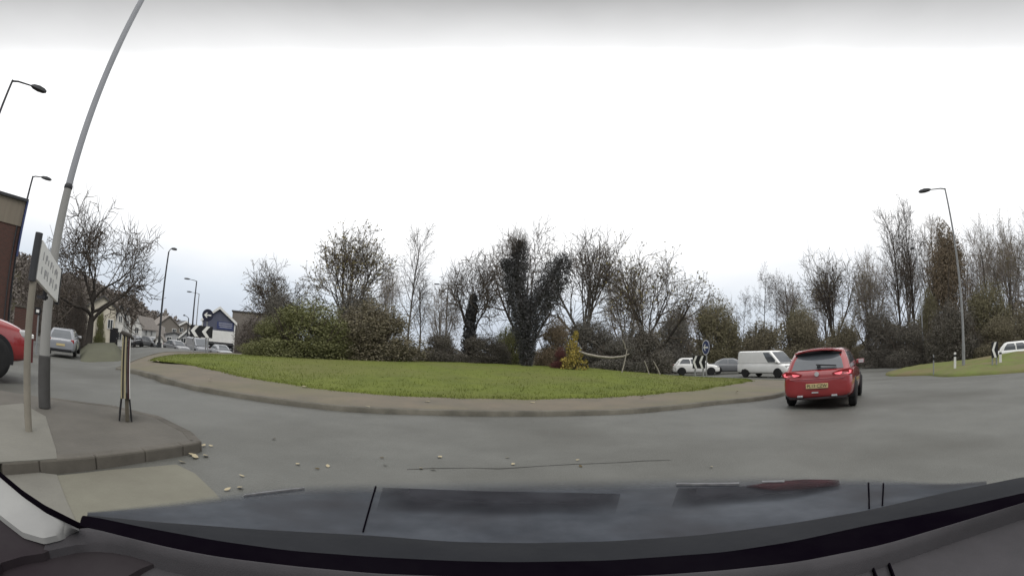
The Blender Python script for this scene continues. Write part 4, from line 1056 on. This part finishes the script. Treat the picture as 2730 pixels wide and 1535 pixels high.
# chevron boards
def chevron_board(label, xl, xr, yt_, yb_, D, n=2, yaw=0.0, postm=STEEL, legs=True, wfac=1.0, w_m=None):
    a, b = at(xl, (yt_ + yb_) / 2, D), at(xr, (yt_ + yb_) / 2, D); c_ = (a + b) / 2
    zt, zb = at((xl + xr) / 2, yt_, D)[2], at((xl + xr) / 2, yb_, D)[2]
    base = ground_at(c_[0], c_[1]); w_ = w_m or np.linalg.norm((b - a)[:2]) * wfac; h = zt - zb
    t = thing('chevron_board', label, 'road sign', (c_[0], c_[1], base - .02), -math.atan2(c_[0], c_[1]) + yaw)
    z0 = zb - base; f = lambda u, v, w: (u * w_ - w_ / 2, -.02 + w, z0 + v * h)
    mb = MB(); mb.prism([(0, 0), (1, 0), (1, 1), (0, 1)], .03, f); bd_ = bevel(mb.build('board', BLACK, t), .005, 1)
    mb = MB(); fw_ = lambda u, v, w: (u * w_ - w_ / 2, -.026 + w, z0 + v * h)
    for k in range(n):
        s = (k + .02) / n; q = 1 / n
        mb.prism([(s + .02 * q, .5), (s + .42 * q, .99), (s + .74 * q, .99), (s + .36 * q, .5), (s + .74 * q, .01), (s + .42 * q, .01)], .004, fw_)
    mb.build('chevrons', WHITE, bd_)
    if legs:
        for s in (-.32, .32):
            mb = MB(); mb.tube([(s * w_, .04, 0), (s * w_, .04, zb - base + h)], .045, 10); mb.build('post', postm, t, True)
    return t
chevron_board('long black board with two white chevrons pointing left by the blue gabled shop', 507, 567, 867, 898, 28.0, 2)
chevron_board('black board with two white chevrons in front of the white hatchback', 1845, 1882, 947, 981, 27.5, 2, yaw=rad(-25))
chevron_board('narrow black and white chevron board seen at a slant on the right verge', 2642, 2662, 910, 952, 24.8, 1, yaw=rad(30))
def round_sign(label, x, y, rpx, D, ang, yaw=0, blue=BLUEP, rim=True, ly=None, squash=1.0, arrow=True):
    p = at(x, y, D); base = ground_at(p[0], p[1]); R_ = rpx / FPX * D
    t = thing('arrow_sign', label, 'road sign', (p[0], p[1], base - .02), -math.atan2(p[0], p[1]) + yaw)
    z = p[2] - base
    mb = MB(); mb.lathe([(R_, -.012), (R_, .012)], 32, 'Y', (0, 0, z)); pl_ = mb.build('disc', blue, t)
    mb = MB(); mb.lathe([(R_ * .97, -.016), (R_ * .97, -.0125), (R_ * .88, -.0125), (R_ * .88, -.016)], 32, 'Y', (0, 0, z))
    k = 32; mb.v = []; mb.f = []; mb.m = []
    if rim: vs = [(q * R_ * math.cos(2 * math.pi * i / k), -.016, z + q * R_ * math.sin(2 * math.pi * i / k)) for q in (.98, .88) for i in range(k)]
    if rim: mb.add(vs, [(i, (i + 1) % k, k + (i + 1) % k, k + i) for i in range(k)]); mb.build('rim', WHITE, pl_)
    mb = MB(); c_, s_ = math.cos(ang), math.sin(ang)
    f = lambda u, v, w: (R_ * (u * c_ - v * s_), -.018 + w, z + R_ * (u * s_ + v * c_))
    mb.prism([(.62, .11), (-.25, .11), (-.02, .42), (-.22, .42), (-.66, 0), (-.22, -.42), (-.02, -.42), (-.25, -.11), (.62, -.11)], .004, f); mb.build('arrow', WHITE, pl_)
    mb = MB(); mb.tube([(0, .05, 0), (0, .05, z + R_ * .5)], .04, 10); mb.build('post', STEEL, t, True)
    return t
NAVY = mat('sign_navy', (.012, .014, .03), (.02, .022, .045), rough=.5)
round_sign('dark blue round sign with white left arrow above the long chevron board', 554, 839, 15, 28.3, 0, blue=NAVY, rim=False)
round_sign('blue round sign with white arrow above the board by the white hatchback', 1882, 925, 20, 27.9, rad(0), yaw=rad(-60))
# pale marker posts
for x, y0, y1, D, w_, lb in ((2489, 968, 944, 26.6, .045, 'thin pale marker post at the tip of the right verge'), (2546, 955, 938, 27.5, .09, 'short white marker post left of the grey verge lamp'), (2667, 950, 934, 26.5, .10, 'small white post between chevron board and white car')):
    p = at(x, y1, D); z = ground_at(p[0], p[1]); t = thing('marker_post', lb, 'post', (p[0], p[1], z - .02), -math.atan2(p[0], p[1]))
    h = max(.3, p[2] - z); mb = MB(); mb.box((0, 0, h / 2), (w_ * 1.6, w_, h)); bevel(mb.build('body', WHITE if w_ > .05 else STEEL, t), .012, 2)
    mb = MB(); mb.box((0, 0, h * .8), (w_ * 1.66, w_ + .006, h * .14)); mb.build('band', BLACK, t)

# ------------------------------------------------------------------ buildings
def window(parent, x, y, z, w_, h, R, n, frame=WHITE):
    """window on a wall, centre (x, y, z) in the parent's space, facing unit normal n"""
    mb = MB(); mb.box((x, y, z), (w_ + .16, .10, h + .16), R); o = mb.build('window', frame, parent)
    mb = MB(); mb.box((x + n[0] * .012, y + n[1] * .012, z), (w_, .10, h), R); mb.build('pane', GLASS, o)
    mb = MB(); mb.box((x + n[0] * .02, y + n[1] * .02, z), (.05, .10, h), R); mb.build('glazing_bar', frame, o)
def zp(x, y, D): return float(at(x, y, D)[2])
def wp(a, b, D): return 2 * D * math.tan((az(b) - az(a)) / 2)
def gable_house(name, label, x, D, w_, d_, ze, za, wallm, roofm, yaw=0.0, group=None, barge=None, chimney=False, wins=(), door=None, side_wins=(), cat='house', zbase=None):
    """gable wall faces the camera before yaw; ze, za: heights of eave and apex above z = 0 of the world"""
    p = at(x, 930, D); base = float(g(p[0], p[1])) - .3 if zbase is None else zbase
    t = thing(name, label, cat, (p[0], p[1], base), -math.atan2(p[0], p[1]) + yaw, group)
    e, a = ze - base, za - base; h = w_ / 2
    mb = MB(); mb.prism([(-h, 0), (h, 0), (h, e), (0, a), (-h, e)], d_, lambda u, v, w: (u, w, v)); mb.build('wall', wallm, t)
    mb = MB(); th = .14; ov = .28
    sl_ = (a - e) / h
    for s in (1, -1):
        mb.add([(0, -ov, a + .01), (s * (h + ov), -ov, e - ov * sl_ + .01), (s * (h + ov), d_ + ov, e - ov * sl_ + .01), (0, d_ + ov, a + .01), (0, -ov, a + th), (s * (h + ov), -ov, e - ov * sl_ + th), (s * (h + ov), d_ + ov, e - ov * sl_ + th), (0, d_ + ov, a + th)],
               [(0, 1, 2, 3), (7, 6, 5, 4), (0, 4, 5, 1), (1, 5, 6, 2), (2, 6, 7, 3), (3, 7, 4, 0)])
    rf = mb.build('roof', roofm, t)
    if barge is not None:
        mb = MB()
        for s in (1, -1):
            mb.add([(0, -ov - .05, a + th + .02), (s * (h + ov), -ov - .05, e - ov * sl_ + th + .02), (s * (h + ov), -ov - .05, e - ov * sl_ - .2), (0, -ov - .05, a - .2),
                    (0, -ov - .004, a + th + .02), (s * (h + ov), -ov - .004, e - ov * sl_ + th + .02), (s * (h + ov), -ov - .004, e - ov * sl_ - .2), (0, -ov - .004, a - .2)],
                   [(0, 1, 2, 3), (7, 6, 5, 4), (0, 4, 5, 1), (1, 5, 6, 2), (2, 6, 7, 3), (3, 7, 4, 0)])
        mb.build('bargeboard', barge, rf)
    if chimney:
        mb = MB(); mb.box((0, d_ * .5, a + .5), (.6, .6, 1.3)); c_ = mb.build('chimney', BRICKB, rf)
        for q in (-.14, .14):
            mb = MB(); mb.lathe([(.1, a + 1.15), (.08, a + 1.5)], 10, 'Z', (q, d_ * .5, 0)); mb.build('chimney_pot', TILE, c_, True)
    for (u, v, ww, hh_) in wins: window(t, u, -.03, v - base, ww, hh_, None, (0, -1))
    for (s, u, v, ww, hh_) in side_wins: window(t, s * (h + .03), u, v - base, ww, hh_, Matrix.Rotation(math.pi / 2, 3, 'Z'), (s, 0))
    if door:
        mb = MB(); mb.box((door[0], -.03, 1.0 + .3), (.9, .1, 2.0)); dd = mb.build('door', door[1], t)
        mb = MB(); mb.lathe([(.04, -.12), (.04, -.085)], 8, 'Y', (door[0] + .32, 0, 1.3)); mb.build('handle', RIM, dd)
    return t
gable_house('cottage', 'cream gabled cottage left of the folded road-works sign', 266, 50, wp(229, 303, 50), 7, zp(303, 822, 50), zp(266, 789, 50), CREAM, SLATE, yaw=rad(4), wins=[(1.0, zp(266, 860, 50), .5, .8)], door=(1.5, BLACK))
gable_house('house', 'narrow white house with steep black-trimmed gable behind the road-works sign', 316, 58, wp(306, 327, 58), 5, zp(316, 838, 58), zp(316, 812, 58), WHITE, SLATE, yaw=rad(3), barge=BLACK, wins=[(0, zp(316, 850, 58), .4, .7), (0, zp(316, 895, 58), .5, .9)])
gable_house('house', 'narrower white house with steep gable right of its twin', 336, 60, wp(328, 345, 60), 5, zp(336, 845, 60), zp(336, 821, 60), WHITE, SLATE, yaw=rad(3), barge=BLACK, wins=[(0, zp(336, 862, 60), .35, .7)])
gable_house('house', 'white gabled house behind the small dark parked car', 362, 66, wp(349, 377, 66), 8, zp(362, 868, 66), zp(362, 842, 66), WHITE, TILE, yaw=rad(-18), wins=[(0, zp(362, 880, 66), .5, .7)], side_wins=[(1, 2.0, zp(385, 885, 68), .7, .8), (1, 5, zp(385, 885, 68), .7, .8)])
gable_house('house', 'second white house further down the left street', 398, 76, wp(386, 410, 76), 8, zp(398, 888, 76), zp(398, 866, 76), WHITE, TILE, yaw=rad(-16), wins=[(0, zp(398, 900, 76), .6, .8)], side_wins=[(1, 2.0, zp(398, 900, 76), .7, .8), (1, 5, zp(398, 900, 76), .7, .8)])
gable_house('shop', 'small white shop with flat sign board at the street end', 424, 62, wp(413, 434, 62), 4, zp(424, 905, 62), zp(424, 893, 62), WHITE, TILE, yaw=rad(-5), wins=[(0, zp(424, 922, 62), .7, .9)], cat='shop')
gable_house('house', 'brown brick house with chimney behind the white shop', 446, 92, wp(420, 480, 92), 9, zp(446, 868, 92), zp(446, 842, 92), BRICKB, TILE, yaw=rad(12), chimney=True, wins=[(-1.2, zp(446, 882, 92), .7, 1.0), (1.2, zp(446, 882, 92), .7, 1.0)])
gable_house('house', 'low brick terrace house right of the chimney house', 492, 98, wp(468, 518, 98), 9, zp(492, 872, 98), zp(492, 856, 98), BRICKB, SLATE, yaw=rad(10), wins=[(-1.0, zp(492, 880, 98), .7, .8), (1.1, zp(492, 880, 98), .7, .8)], barge=WHITE)
gable_house('house', 'low pale building with small white gable left of the chevron board', 496, 70, wp(478, 512, 70), 6, zp(496, 897, 70), zp(496, 880, 70), mat('pale_render', (.42, .43, .44), (.36, .37, .38), rough=.8), SLATE, barge=WHITE, wins=[(-.5, zp(496, 908, 70), .7, .6)])
gable_house('house', 'long low grey-roofed pale building behind the grey parked car', 462, 76, wp(440, 486, 76), 6, zp(462, 893, 76), zp(462, 886, 76), mat('pale_render', (.42, .43, .44)), SLATE, wins=[(-.8, zp(462, 905, 76), .7, .6), (.9, zp(462, 905, 76), .7, .6)])
# blue gabled shop
sh_ = gable_house('shop', 'blue gabled shop with white bargeboards behind the chevron board', 579, 62, 4.55, 8, 3.05, 4.75, mat('blue_cladding', (.10, .108, .15), (.085, .092, .13), rough=.7, scale=1.5), SLATE, yaw=rad(0), barge=WHITE, cat='shop')
bz = sh_.location.z
mb = MB(); mb.box((.0, -.05, 1.0 - bz), (4.4, .10, 1.5)); mb.build('shop_front', WHITE, sh_)
mb = MB(); mb.box((.0, -.45, .02 - bz), (4.5, .9, .16), Matrix.Rotation(rad(8), 3, 'X')); mb.build('awning', BLACK, sh_)
mb = MB(); mb.box((.9, -.04, 2.45 - bz), (2.3, .08, .95)); fas = mb.build('fascia', BLUEP, sh_)
mb = MB()
for k, (z, w_) in enumerate(((2.75, 1.9), (2.5, 1.9), (2.25, 1.7))): mb.box((.95 + (k == 2) * .05, -.085, z - bz), (w_, .012, .13))
mb.build('lettering', mat('sign_grey', (.30, .31, .36), (.25, .26, .30), rough=.6), fas)
mb = MB(); mb.box((0, -.03, -1.0 - bz), (4.2, .08, 1.5)); mb.build('shop_window', GLASS, sh_)
for s in (-1, 1):
    mb = MB(); mb.box((s * 2.27, -.03, 1.0 - bz), (.14, .12, 4.0)); mb.build('corner_post', WHITE, sh_)
# flat brown block beside it
p = at(664, 930, 66); base = float(g(p[0], p[1])) - .2
t = thing('brick_block', 'plain flat-roofed brown brick building right of the blue shop', 'building', (p[0], p[1], base), -math.atan2(p[0], p[1]))
hh = zp(664, 834, 66) - base; mb = MB(); mb.box((0, 4, hh / 2), (5.6, 8, hh)); mb.build('wall', BRICKB, t)
mb = MB(); mb.box((0, 4, hh + .08), (5.9, 8.3, .16)); mb.build('roof', SLATE, t)
mb = MB(); mb.box((2.3, -.04, hh * .3), (.08, .08, hh * .55)); mb.build('drainpipe', WHITE, t)

# red brick building at far left, pale cladding over brick
cr_ = at(34, 720, 33); a_ = at(-190, 720, 33)
t = thing('brick_building', 'tall red brick building with tan cladded top at the left edge', 'building', (cr_[0], cr_[1], -.1), math.atan2((cr_ - a_)[1], (cr_ - a_)[0]))
zt_, zc_ = at(66, 525, 33)[2] - .2, at(68, 603, 33)[2]
mb = MB(); mb.box((-9, 5, zc_ / 2), (18, 10, zc_)); mb.build('wall', BRICK, t)
TAN = mat('tan_cladding', (.22, .19, .15), (.19, .165, .13), rough=.8, scale=1.0, stretch=(4, 4, .3))
mb = MB(); mb.box((-9, 4.97, (zt_ + zc_) / 2), (18.06, 10.06, zt_ - zc_)); mb.build('cladding', TAN, t)
mb = MB(); mb.box((-9, 4.97, zt_ + .09), (18.4, 10.4, .18)); mb.build('roof', STEELD, t)
mb = MB(); mb.tube([(-.25, -.08, 0), (-.25, -.08, zc_)], .05, 8); mb.build('drainpipe', STEELD, t)
for u in (-3, -6, -9):
    for v in (1.6, 4.4): window(t, u, -.03, v, 1.2, 1.4, None, (0, -1))
mb = MB(); mb.box((.14, -.12, (zt_ + zc_) / 2 - .9), (.12, .5, 3.4)); tag(mb.build('banner_sign', BLUEP, t), 'blue vertical banner on the building corner')
# low red brick garden wall behind the red car
p0, p1 = at(36, 872, 26), at(100, 880, 26); mb = MB(); c_ = (p0 + p1) / 2; c_[2] = 0
L_ = np.linalg.norm((p1 - p0)[:2]); t = thing('garden_wall', 'low dark red brick wall behind the left red car', 'wall', c_, math.atan2((p1 - p0)[1], (p1 - p0)[0]))
mb = MB(); mb.box((0, 0, .6), (L_, .25, 1.5)); mb.build('brickwork', BRICK, t)
mb = MB(); mb.box((0, 0, 1.39), (L_ + .1, .32, .08)); mb.build('coping', KERBD, t)
# grass bank in front of the cottage
mb = MB(); bk = []
gp_ = [(205, 905), (240, 900), (300, 905), (312, 932), (235, 930), (205, 925)]
P0 = [onz(215, 926, 0), onz(250, 929, 0), onz(302, 931, 0)]
V = []; 
for k, px_ in enumerate((215, 235, 258, 280, 305, 325)):
    for (D, yy) in ((24, 952), (25, 940), (28, 931), (31, 924), (34, 917), (38, 913)):
        q = at(px_, yy, D); gz_ = float(g(q[0], q[1])); V.append((q[0], q[1], gz_ - .05 if D == 24 else gz_ + max(0, q[2] - gz_) * (1 if 0 < k < 5 else .1)))
F = [(k * 6 + q, k * 6 + 6 + q, k * 6 + 7 + q, k * 6 + 1 + q) for k in range(5) for q in range(5)]
BANKM = mat('bank_grass', (.118, .120, .085), (.10, .10, .075), rough=.95, spec=.1, scale=.7, bump=.6, bscale=20)
tag(np_mesh('grass_bank', V, F, BANKM, smooth=True), kind='structure')

# ------------------------------------------------------------------ the car the camera sits in
own = thing('car_front', 'dark dashboard and windscreen base with painted reflections of the car the view is taken from', 'car', (0, 0, .9))
OZ = np.array((0, 0, .9))
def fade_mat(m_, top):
    """painted reflection that thins out across the sheet: mixes the surface with clear by the 'fade' attribute of the mesh"""
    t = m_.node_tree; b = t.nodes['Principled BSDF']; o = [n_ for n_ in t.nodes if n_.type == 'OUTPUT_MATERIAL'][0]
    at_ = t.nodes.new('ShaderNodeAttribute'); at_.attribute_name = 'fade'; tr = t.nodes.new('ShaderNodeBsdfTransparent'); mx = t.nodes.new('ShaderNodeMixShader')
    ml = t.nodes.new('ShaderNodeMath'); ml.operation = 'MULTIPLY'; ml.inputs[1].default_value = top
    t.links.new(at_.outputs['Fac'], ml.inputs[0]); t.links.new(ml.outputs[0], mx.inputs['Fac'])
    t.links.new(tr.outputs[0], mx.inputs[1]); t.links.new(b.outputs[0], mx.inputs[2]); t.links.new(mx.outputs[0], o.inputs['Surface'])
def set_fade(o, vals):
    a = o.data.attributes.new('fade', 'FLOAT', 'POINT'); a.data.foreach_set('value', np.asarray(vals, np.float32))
def strip(name, top, bot, z_top, z_bot, m_, thick=.05, parent=own, nn=60, smooth=True, crown=0.0, fade=0.0):
    """panel between two photo outlines, laid at heights z_top (far edge) and z_bot (near edge), with thickness"""
    tx = np.array([p[0] for p in top], float); ty = np.array([p[1] for p in top], float)
    bx = np.array([p[0] for p in bot], float); by = np.array([p[1] for p in bot], float)
    V, F = [], []; rows = 7 if not fade else 15; fv = []
    def soft(x, xs, ys):                     # outline with its corners rounded
        w = (xs[-1] - xs[0]) * .018; return float(np.mean([np.interp(x + q * w, xs, ys) for q in (-1, -.6, -.3, 0, .3, .6, 1)]))
    for k in range(nn + 1):
        u = k / nn; xa = tx[0] + (tx[-1] - tx[0]) * u; xb = bx[0] + (bx[-1] - bx[0]) * u
        A = onz(xa, soft(xa, tx, ty), z_top); B = onz(xb, soft(xb, bx, by), z_bot)
        for r_ in range(rows):
            s = r_ / (rows - 1); q = A * (1 - s) + B * s - OZ; q[2] += crown * math.sin(math.pi * s); V.append(q)
            if fade: k1 = min(1, s / fade); fv.append(k1 * k1 * (3 - 2 * k1))
    n1 = len(V)
    V += [v - np.array((0, 0, thick)) for v in V]
    for k in range(nn):
        for r_ in range(rows - 1):
            a = k * rows + r_; F.append((a, a + 1, a + rows + 1, a + rows)); F.append((a + n1, a + rows + n1, a + rows + 1 + n1, a + 1 + n1))
    for k in range(nn):
        for r_ in (0, rows - 1):
            a = k * rows + r_; F.append((a, a + rows, a + rows + n1, a + n1))
    for k in (0, nn):
        for r_ in range(rows - 1):
            a = k * rows + r_; F.append((a, a + 1, a + 1 + n1, a + n1))
    mb = MB(); mb.v = [tuple(v) for v in V]; mb.f = [list(f) for f in F]; mb.m = [0] * len(F)
    o = mb.build(name, m_, parent, smooth=True)
    if fade: set_fade(o, fv + fv)
    e_ = o.modifiers.new('edges', 'EDGE_SPLIT'); e_.split_angle = rad(38)
    return o
REFL = mat('painted_reflection', (.020, .025, .034), (.052, .059, .072), rough=.42, spec=.09, scale=4.5, detail=5, c3=(.018, .019, .025), scale3=3.5)  # dash reflection in the windscreen, painted as a dark mottled tone
SCUT = mat('scuttle_plastic', (.015, .016, .019), (.020, .021, .024), rough=.7, spec=.06, scale=6)
FRIT = mat('windscreen_frit', (.003, .002, .004), (.005, .004, .006), rough=.9, spec=0.0, scale=5)
DASH = mat('dash_plastic', (.054, .051, .055), (.045, .043, .046), rough=.75, spec=.1, scale=9, bump=.15, bscale=400)
DASHD = mat('dash_dark', (.020, .015, .018), (.028, .024, .026), rough=.8, spec=.1, scale=4)
PIL = mat('pillar_trim', (.27, .27, .26), (.22, .22, .215), rough=.7, scale=3)
b_top = [(233, 1377), (350, 1362), (466, 1348), (582, 1329), (699, 1313), (815, 1300), (1000, 1294), (1365, 1288), (1808, 1281), (2040, 1276), (2351, 1286), (2545, 1300), (2630, 1292)]
b_bot = [(233, 1378), (466, 1394), (699, 1411), (1000, 1427), (1199, 1443), (1393, 1447), (1626, 1442), (1850, 1427), (1963, 1414), (2118, 1393), (2312, 1360), (2506, 1315), (2630, 1293)]
f_top = [(233, 1380), (388, 1407), (582, 1442), (776, 1469), (1000, 1485), (1200, 1495), (1365, 1499), (1626, 1494), (1850, 1477), (1924, 1472), (2118, 1442), (2312, 1399), (2506, 1362), (2760, 1308)]
f_bot = [(212, 1396), (388, 1449), (582, 1488), (776, 1511), (1000, 1531), (1200, 1539), (1365, 1542), (1600, 1540), (1730, 1535), (1924, 1522), (2118, 1500), (2351, 1454), (2506, 1411), (2760, 1335)]
fade_mat(REFL, .93)
strip('windscreen_reflection_band', [(x, y - 14) for x, y in b_top], b_bot, .86, .90, REFL, thick=.004, fade=.42)  # thin sheet painted as the dash's reflection in the windscreen
strip('scuttle', [(p[0], p[1]) for p in b_bot[:-1]] + [(2760, 1264)], f_top, .905, .93, SCUT, crown=.006)
strip('windscreen_edge', f_top, f_bot, .935, .95, FRIT, crown=.012)
d_mid = [(110, 1475), (180, 1452), (262, 1447), (350, 1460), (440, 1488), (600, 1516), (800, 1541), (1000, 1560), (1365, 1572), (1750, 1566), (1950, 1550), (2150, 1528), (2330, 1489), (2390, 1470), (2520, 1425), (2790, 1338)]
strip('dash_lip', [(150, 1430)] + [(p[0], p[1]) for p in f_bot], [(115, 1475)] + d_mid[1:], .955, .945, DASH, crown=.010)
strip('dash_top', [(p[0], p[1] + 3) for p in d_mid], [(-60, 1640), (600, 1690), (1365, 1720), (2100, 1690), (2900, 1560)], .925, .90, DASHD if False else DASH, nn=80)
strip('side_vent', [(-40, 1500), (60, 1482), (110, 1472), (180, 1456), (262, 1450), (350, 1463), (440, 1489)], [(-40, 1640), (60, 1630), (200, 1590), (330, 1540), (380, 1512), (440, 1491)], .932, .928, DASHD, nn=40)
strip('pillar_trim', [(-60, 1215), (0, 1266), (60, 1316), (120, 1356), (208, 1398)], [(-60, 1310), (0, 1372), (60, 1418), (115, 1434), (160, 1424), (208, 1400)], .99, .965, PIL, thick=.010, nn=40)
strip('pillar_seal', [(-60, 1203), (0, 1256), (60, 1306), (120, 1346), (213, 1393)], [(-60, 1211), (0, 1264), (60, 1314), (120, 1354), (210, 1397)], 1.0, .995, FRIT, thick=.008, nn=30)
strip('door_trim', [(-60, 1318), (0, 1378), (60, 1424), (115, 1440), (150, 1434)], [(-60, 1640), (0, 1500), (60, 1482), (115, 1474), (150, 1458)], .955, .945, DASHD, nn=30)
DKP = mat('reflection_dark', (.011, .011, .015), (.026, .027, .033), rough=.6, spec=.06, scale=9)  # dash vents as mirrored in the windscreen, painted dark
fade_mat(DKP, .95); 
btx, bty = [p[0] for p in b_top], [p[1] for p in b_top]; bbx, bby = [p[0] for p in b_bot], [p[1] for p in b_bot]
def on_reflection(x, y, dz=.004):
    A = onz(x, np.interp(x, btx, bty) - 14, .86); B = onz(x, np.interp(x, bbx, bby), .90); d = ray(x, y); te = d[2] / math.hypot(d[0], d[1])
    lo, hi = 0.0, 1.0
    for _ in range(40):
        m_ = (lo + hi) / 2; q = A + (B - A) * m_
        if (q[2] - CAM_H) / math.hypot(q[0], q[1]) > te: lo = m_
        else: hi = m_
    q = A + (B - A) * lo; return np.array((q[0], q[1], q[2] + dz)) - OZ
def inlay(name, top, bot, m_, dz=.004, nn=24, fade=False):
    tx, ty = zip(*top); bx, by = zip(*bot); V, F = [], []
    for k in range(nn + 1):
        u = k / nn; xa = tx[0] + (tx[-1] - tx[0]) * u; xb = bx[0] + (bx[-1] - bx[0]) * u
        ya, yb_ = np.interp(xa, tx, ty), np.interp(xb, bx, by)
        for r_ in range(5):
            s_ = r_ / 4; V.append(on_reflection(xa + (xb - xa) * s_, ya + (yb_ - ya) * s_, dz))
    n1 = len(V); V += [v - np.array((0, 0, dz + .006)) for v in V]
    for k in range(nn):
        for r_ in range(4):
            a = k * 5 + r_; F.append((a, a + 1, a + 6, a + 5)); F.append((a + n1, a + 5 + n1, a + 6 + n1, a + 1 + n1))
        for r_ in (0, 4): a = k * 5 + r_; F.append((a, a + 5, a + 5 + n1, a + n1))
    for k in (0, nn):
        for r_ in range(4): a = k * 5 + r_; F.append((a, a + 1, a + 1 + n1, a + n1))
    mb = MB(); mb.v = [tuple(v) for v in V]; mb.f = [list(f) for f in F]; mb.m = [0] * len(F)
    o = mb.build(name, m_, own)
    if fade:
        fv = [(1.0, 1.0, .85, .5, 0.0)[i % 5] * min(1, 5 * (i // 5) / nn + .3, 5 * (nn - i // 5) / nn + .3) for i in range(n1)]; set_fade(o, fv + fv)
    return o
inlay('reflected_vent', [(1021, 1302), (1300, 1312), (1653, 1318)], [(1004, 1368), (1300, 1377), (1638, 1374)], DKP, fade=True)
inlay('reflected_vent', [(1808, 1304), (1950, 1300), (2100, 1293), (2235, 1285)], [(1788, 1360), (1950, 1348), (2100, 1336), (2235, 1306)], DKP, fade=True)
RSH = mat('reflection_red', (.040, .014, .017), (.022, .010, .013), rough=.6, spec=.05, scale=20)  # red reflection painted on the band
inlay('reflected_red', [(1990, 1300), (2060, 1290), (2140, 1283), (2235, 1284)], [(1990, 1304), (2060, 1316), (2140, 1312), (2240, 1302)], RSH, .008, fade=True)
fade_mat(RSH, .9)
LSTR = mat('reflection_grey', (.16, .16, .165), (.09, .09, .095), rough=.6, scale=30)  # pale lines of the windscreen reflection, painted
inlay('reflected_edge', [(1803, 1291), (1900, 1291), (1970, 1289)], [(1803, 1294), (1900, 1294), (1970, 1293)], LSTR, .006)
inlay('reflected_edge', [(2030, 1289), (2090, 1287)], [(2030, 1293), (2090, 1292)], LSTR, .011)
for a, b in (((1000, 1297), (966, 1418)), ((2313, 1287), (2315, 1356)), ((2353, 1289), (2350, 1348))):
    inlay('reflected_gap', [a, (a[0] + 4, a[1])], [b, (b[0] + 4, b[1])], FRIT, .003, 2)  # dash seams as mirrored in the windscreen, painted as dark lines
inlay('edge_strip', [(650, 1321), (700, 1313), (760, 1306), (812, 1301)], [(650, 1323), (700, 1316), (760, 1309), (812, 1303)], LSTR, .004)  # pale edge of the reflection, painted as a thin strip
for a, b in (((2318, 1490), (2345, 1560)), ((2360, 1477), (2392, 1560))):
    strip('dash_seam', [a, (a[0] + 4, a[1])], [b, (b[0] + 5, b[1])], .9285, .922, FRIT, thick=.012, nn=2)
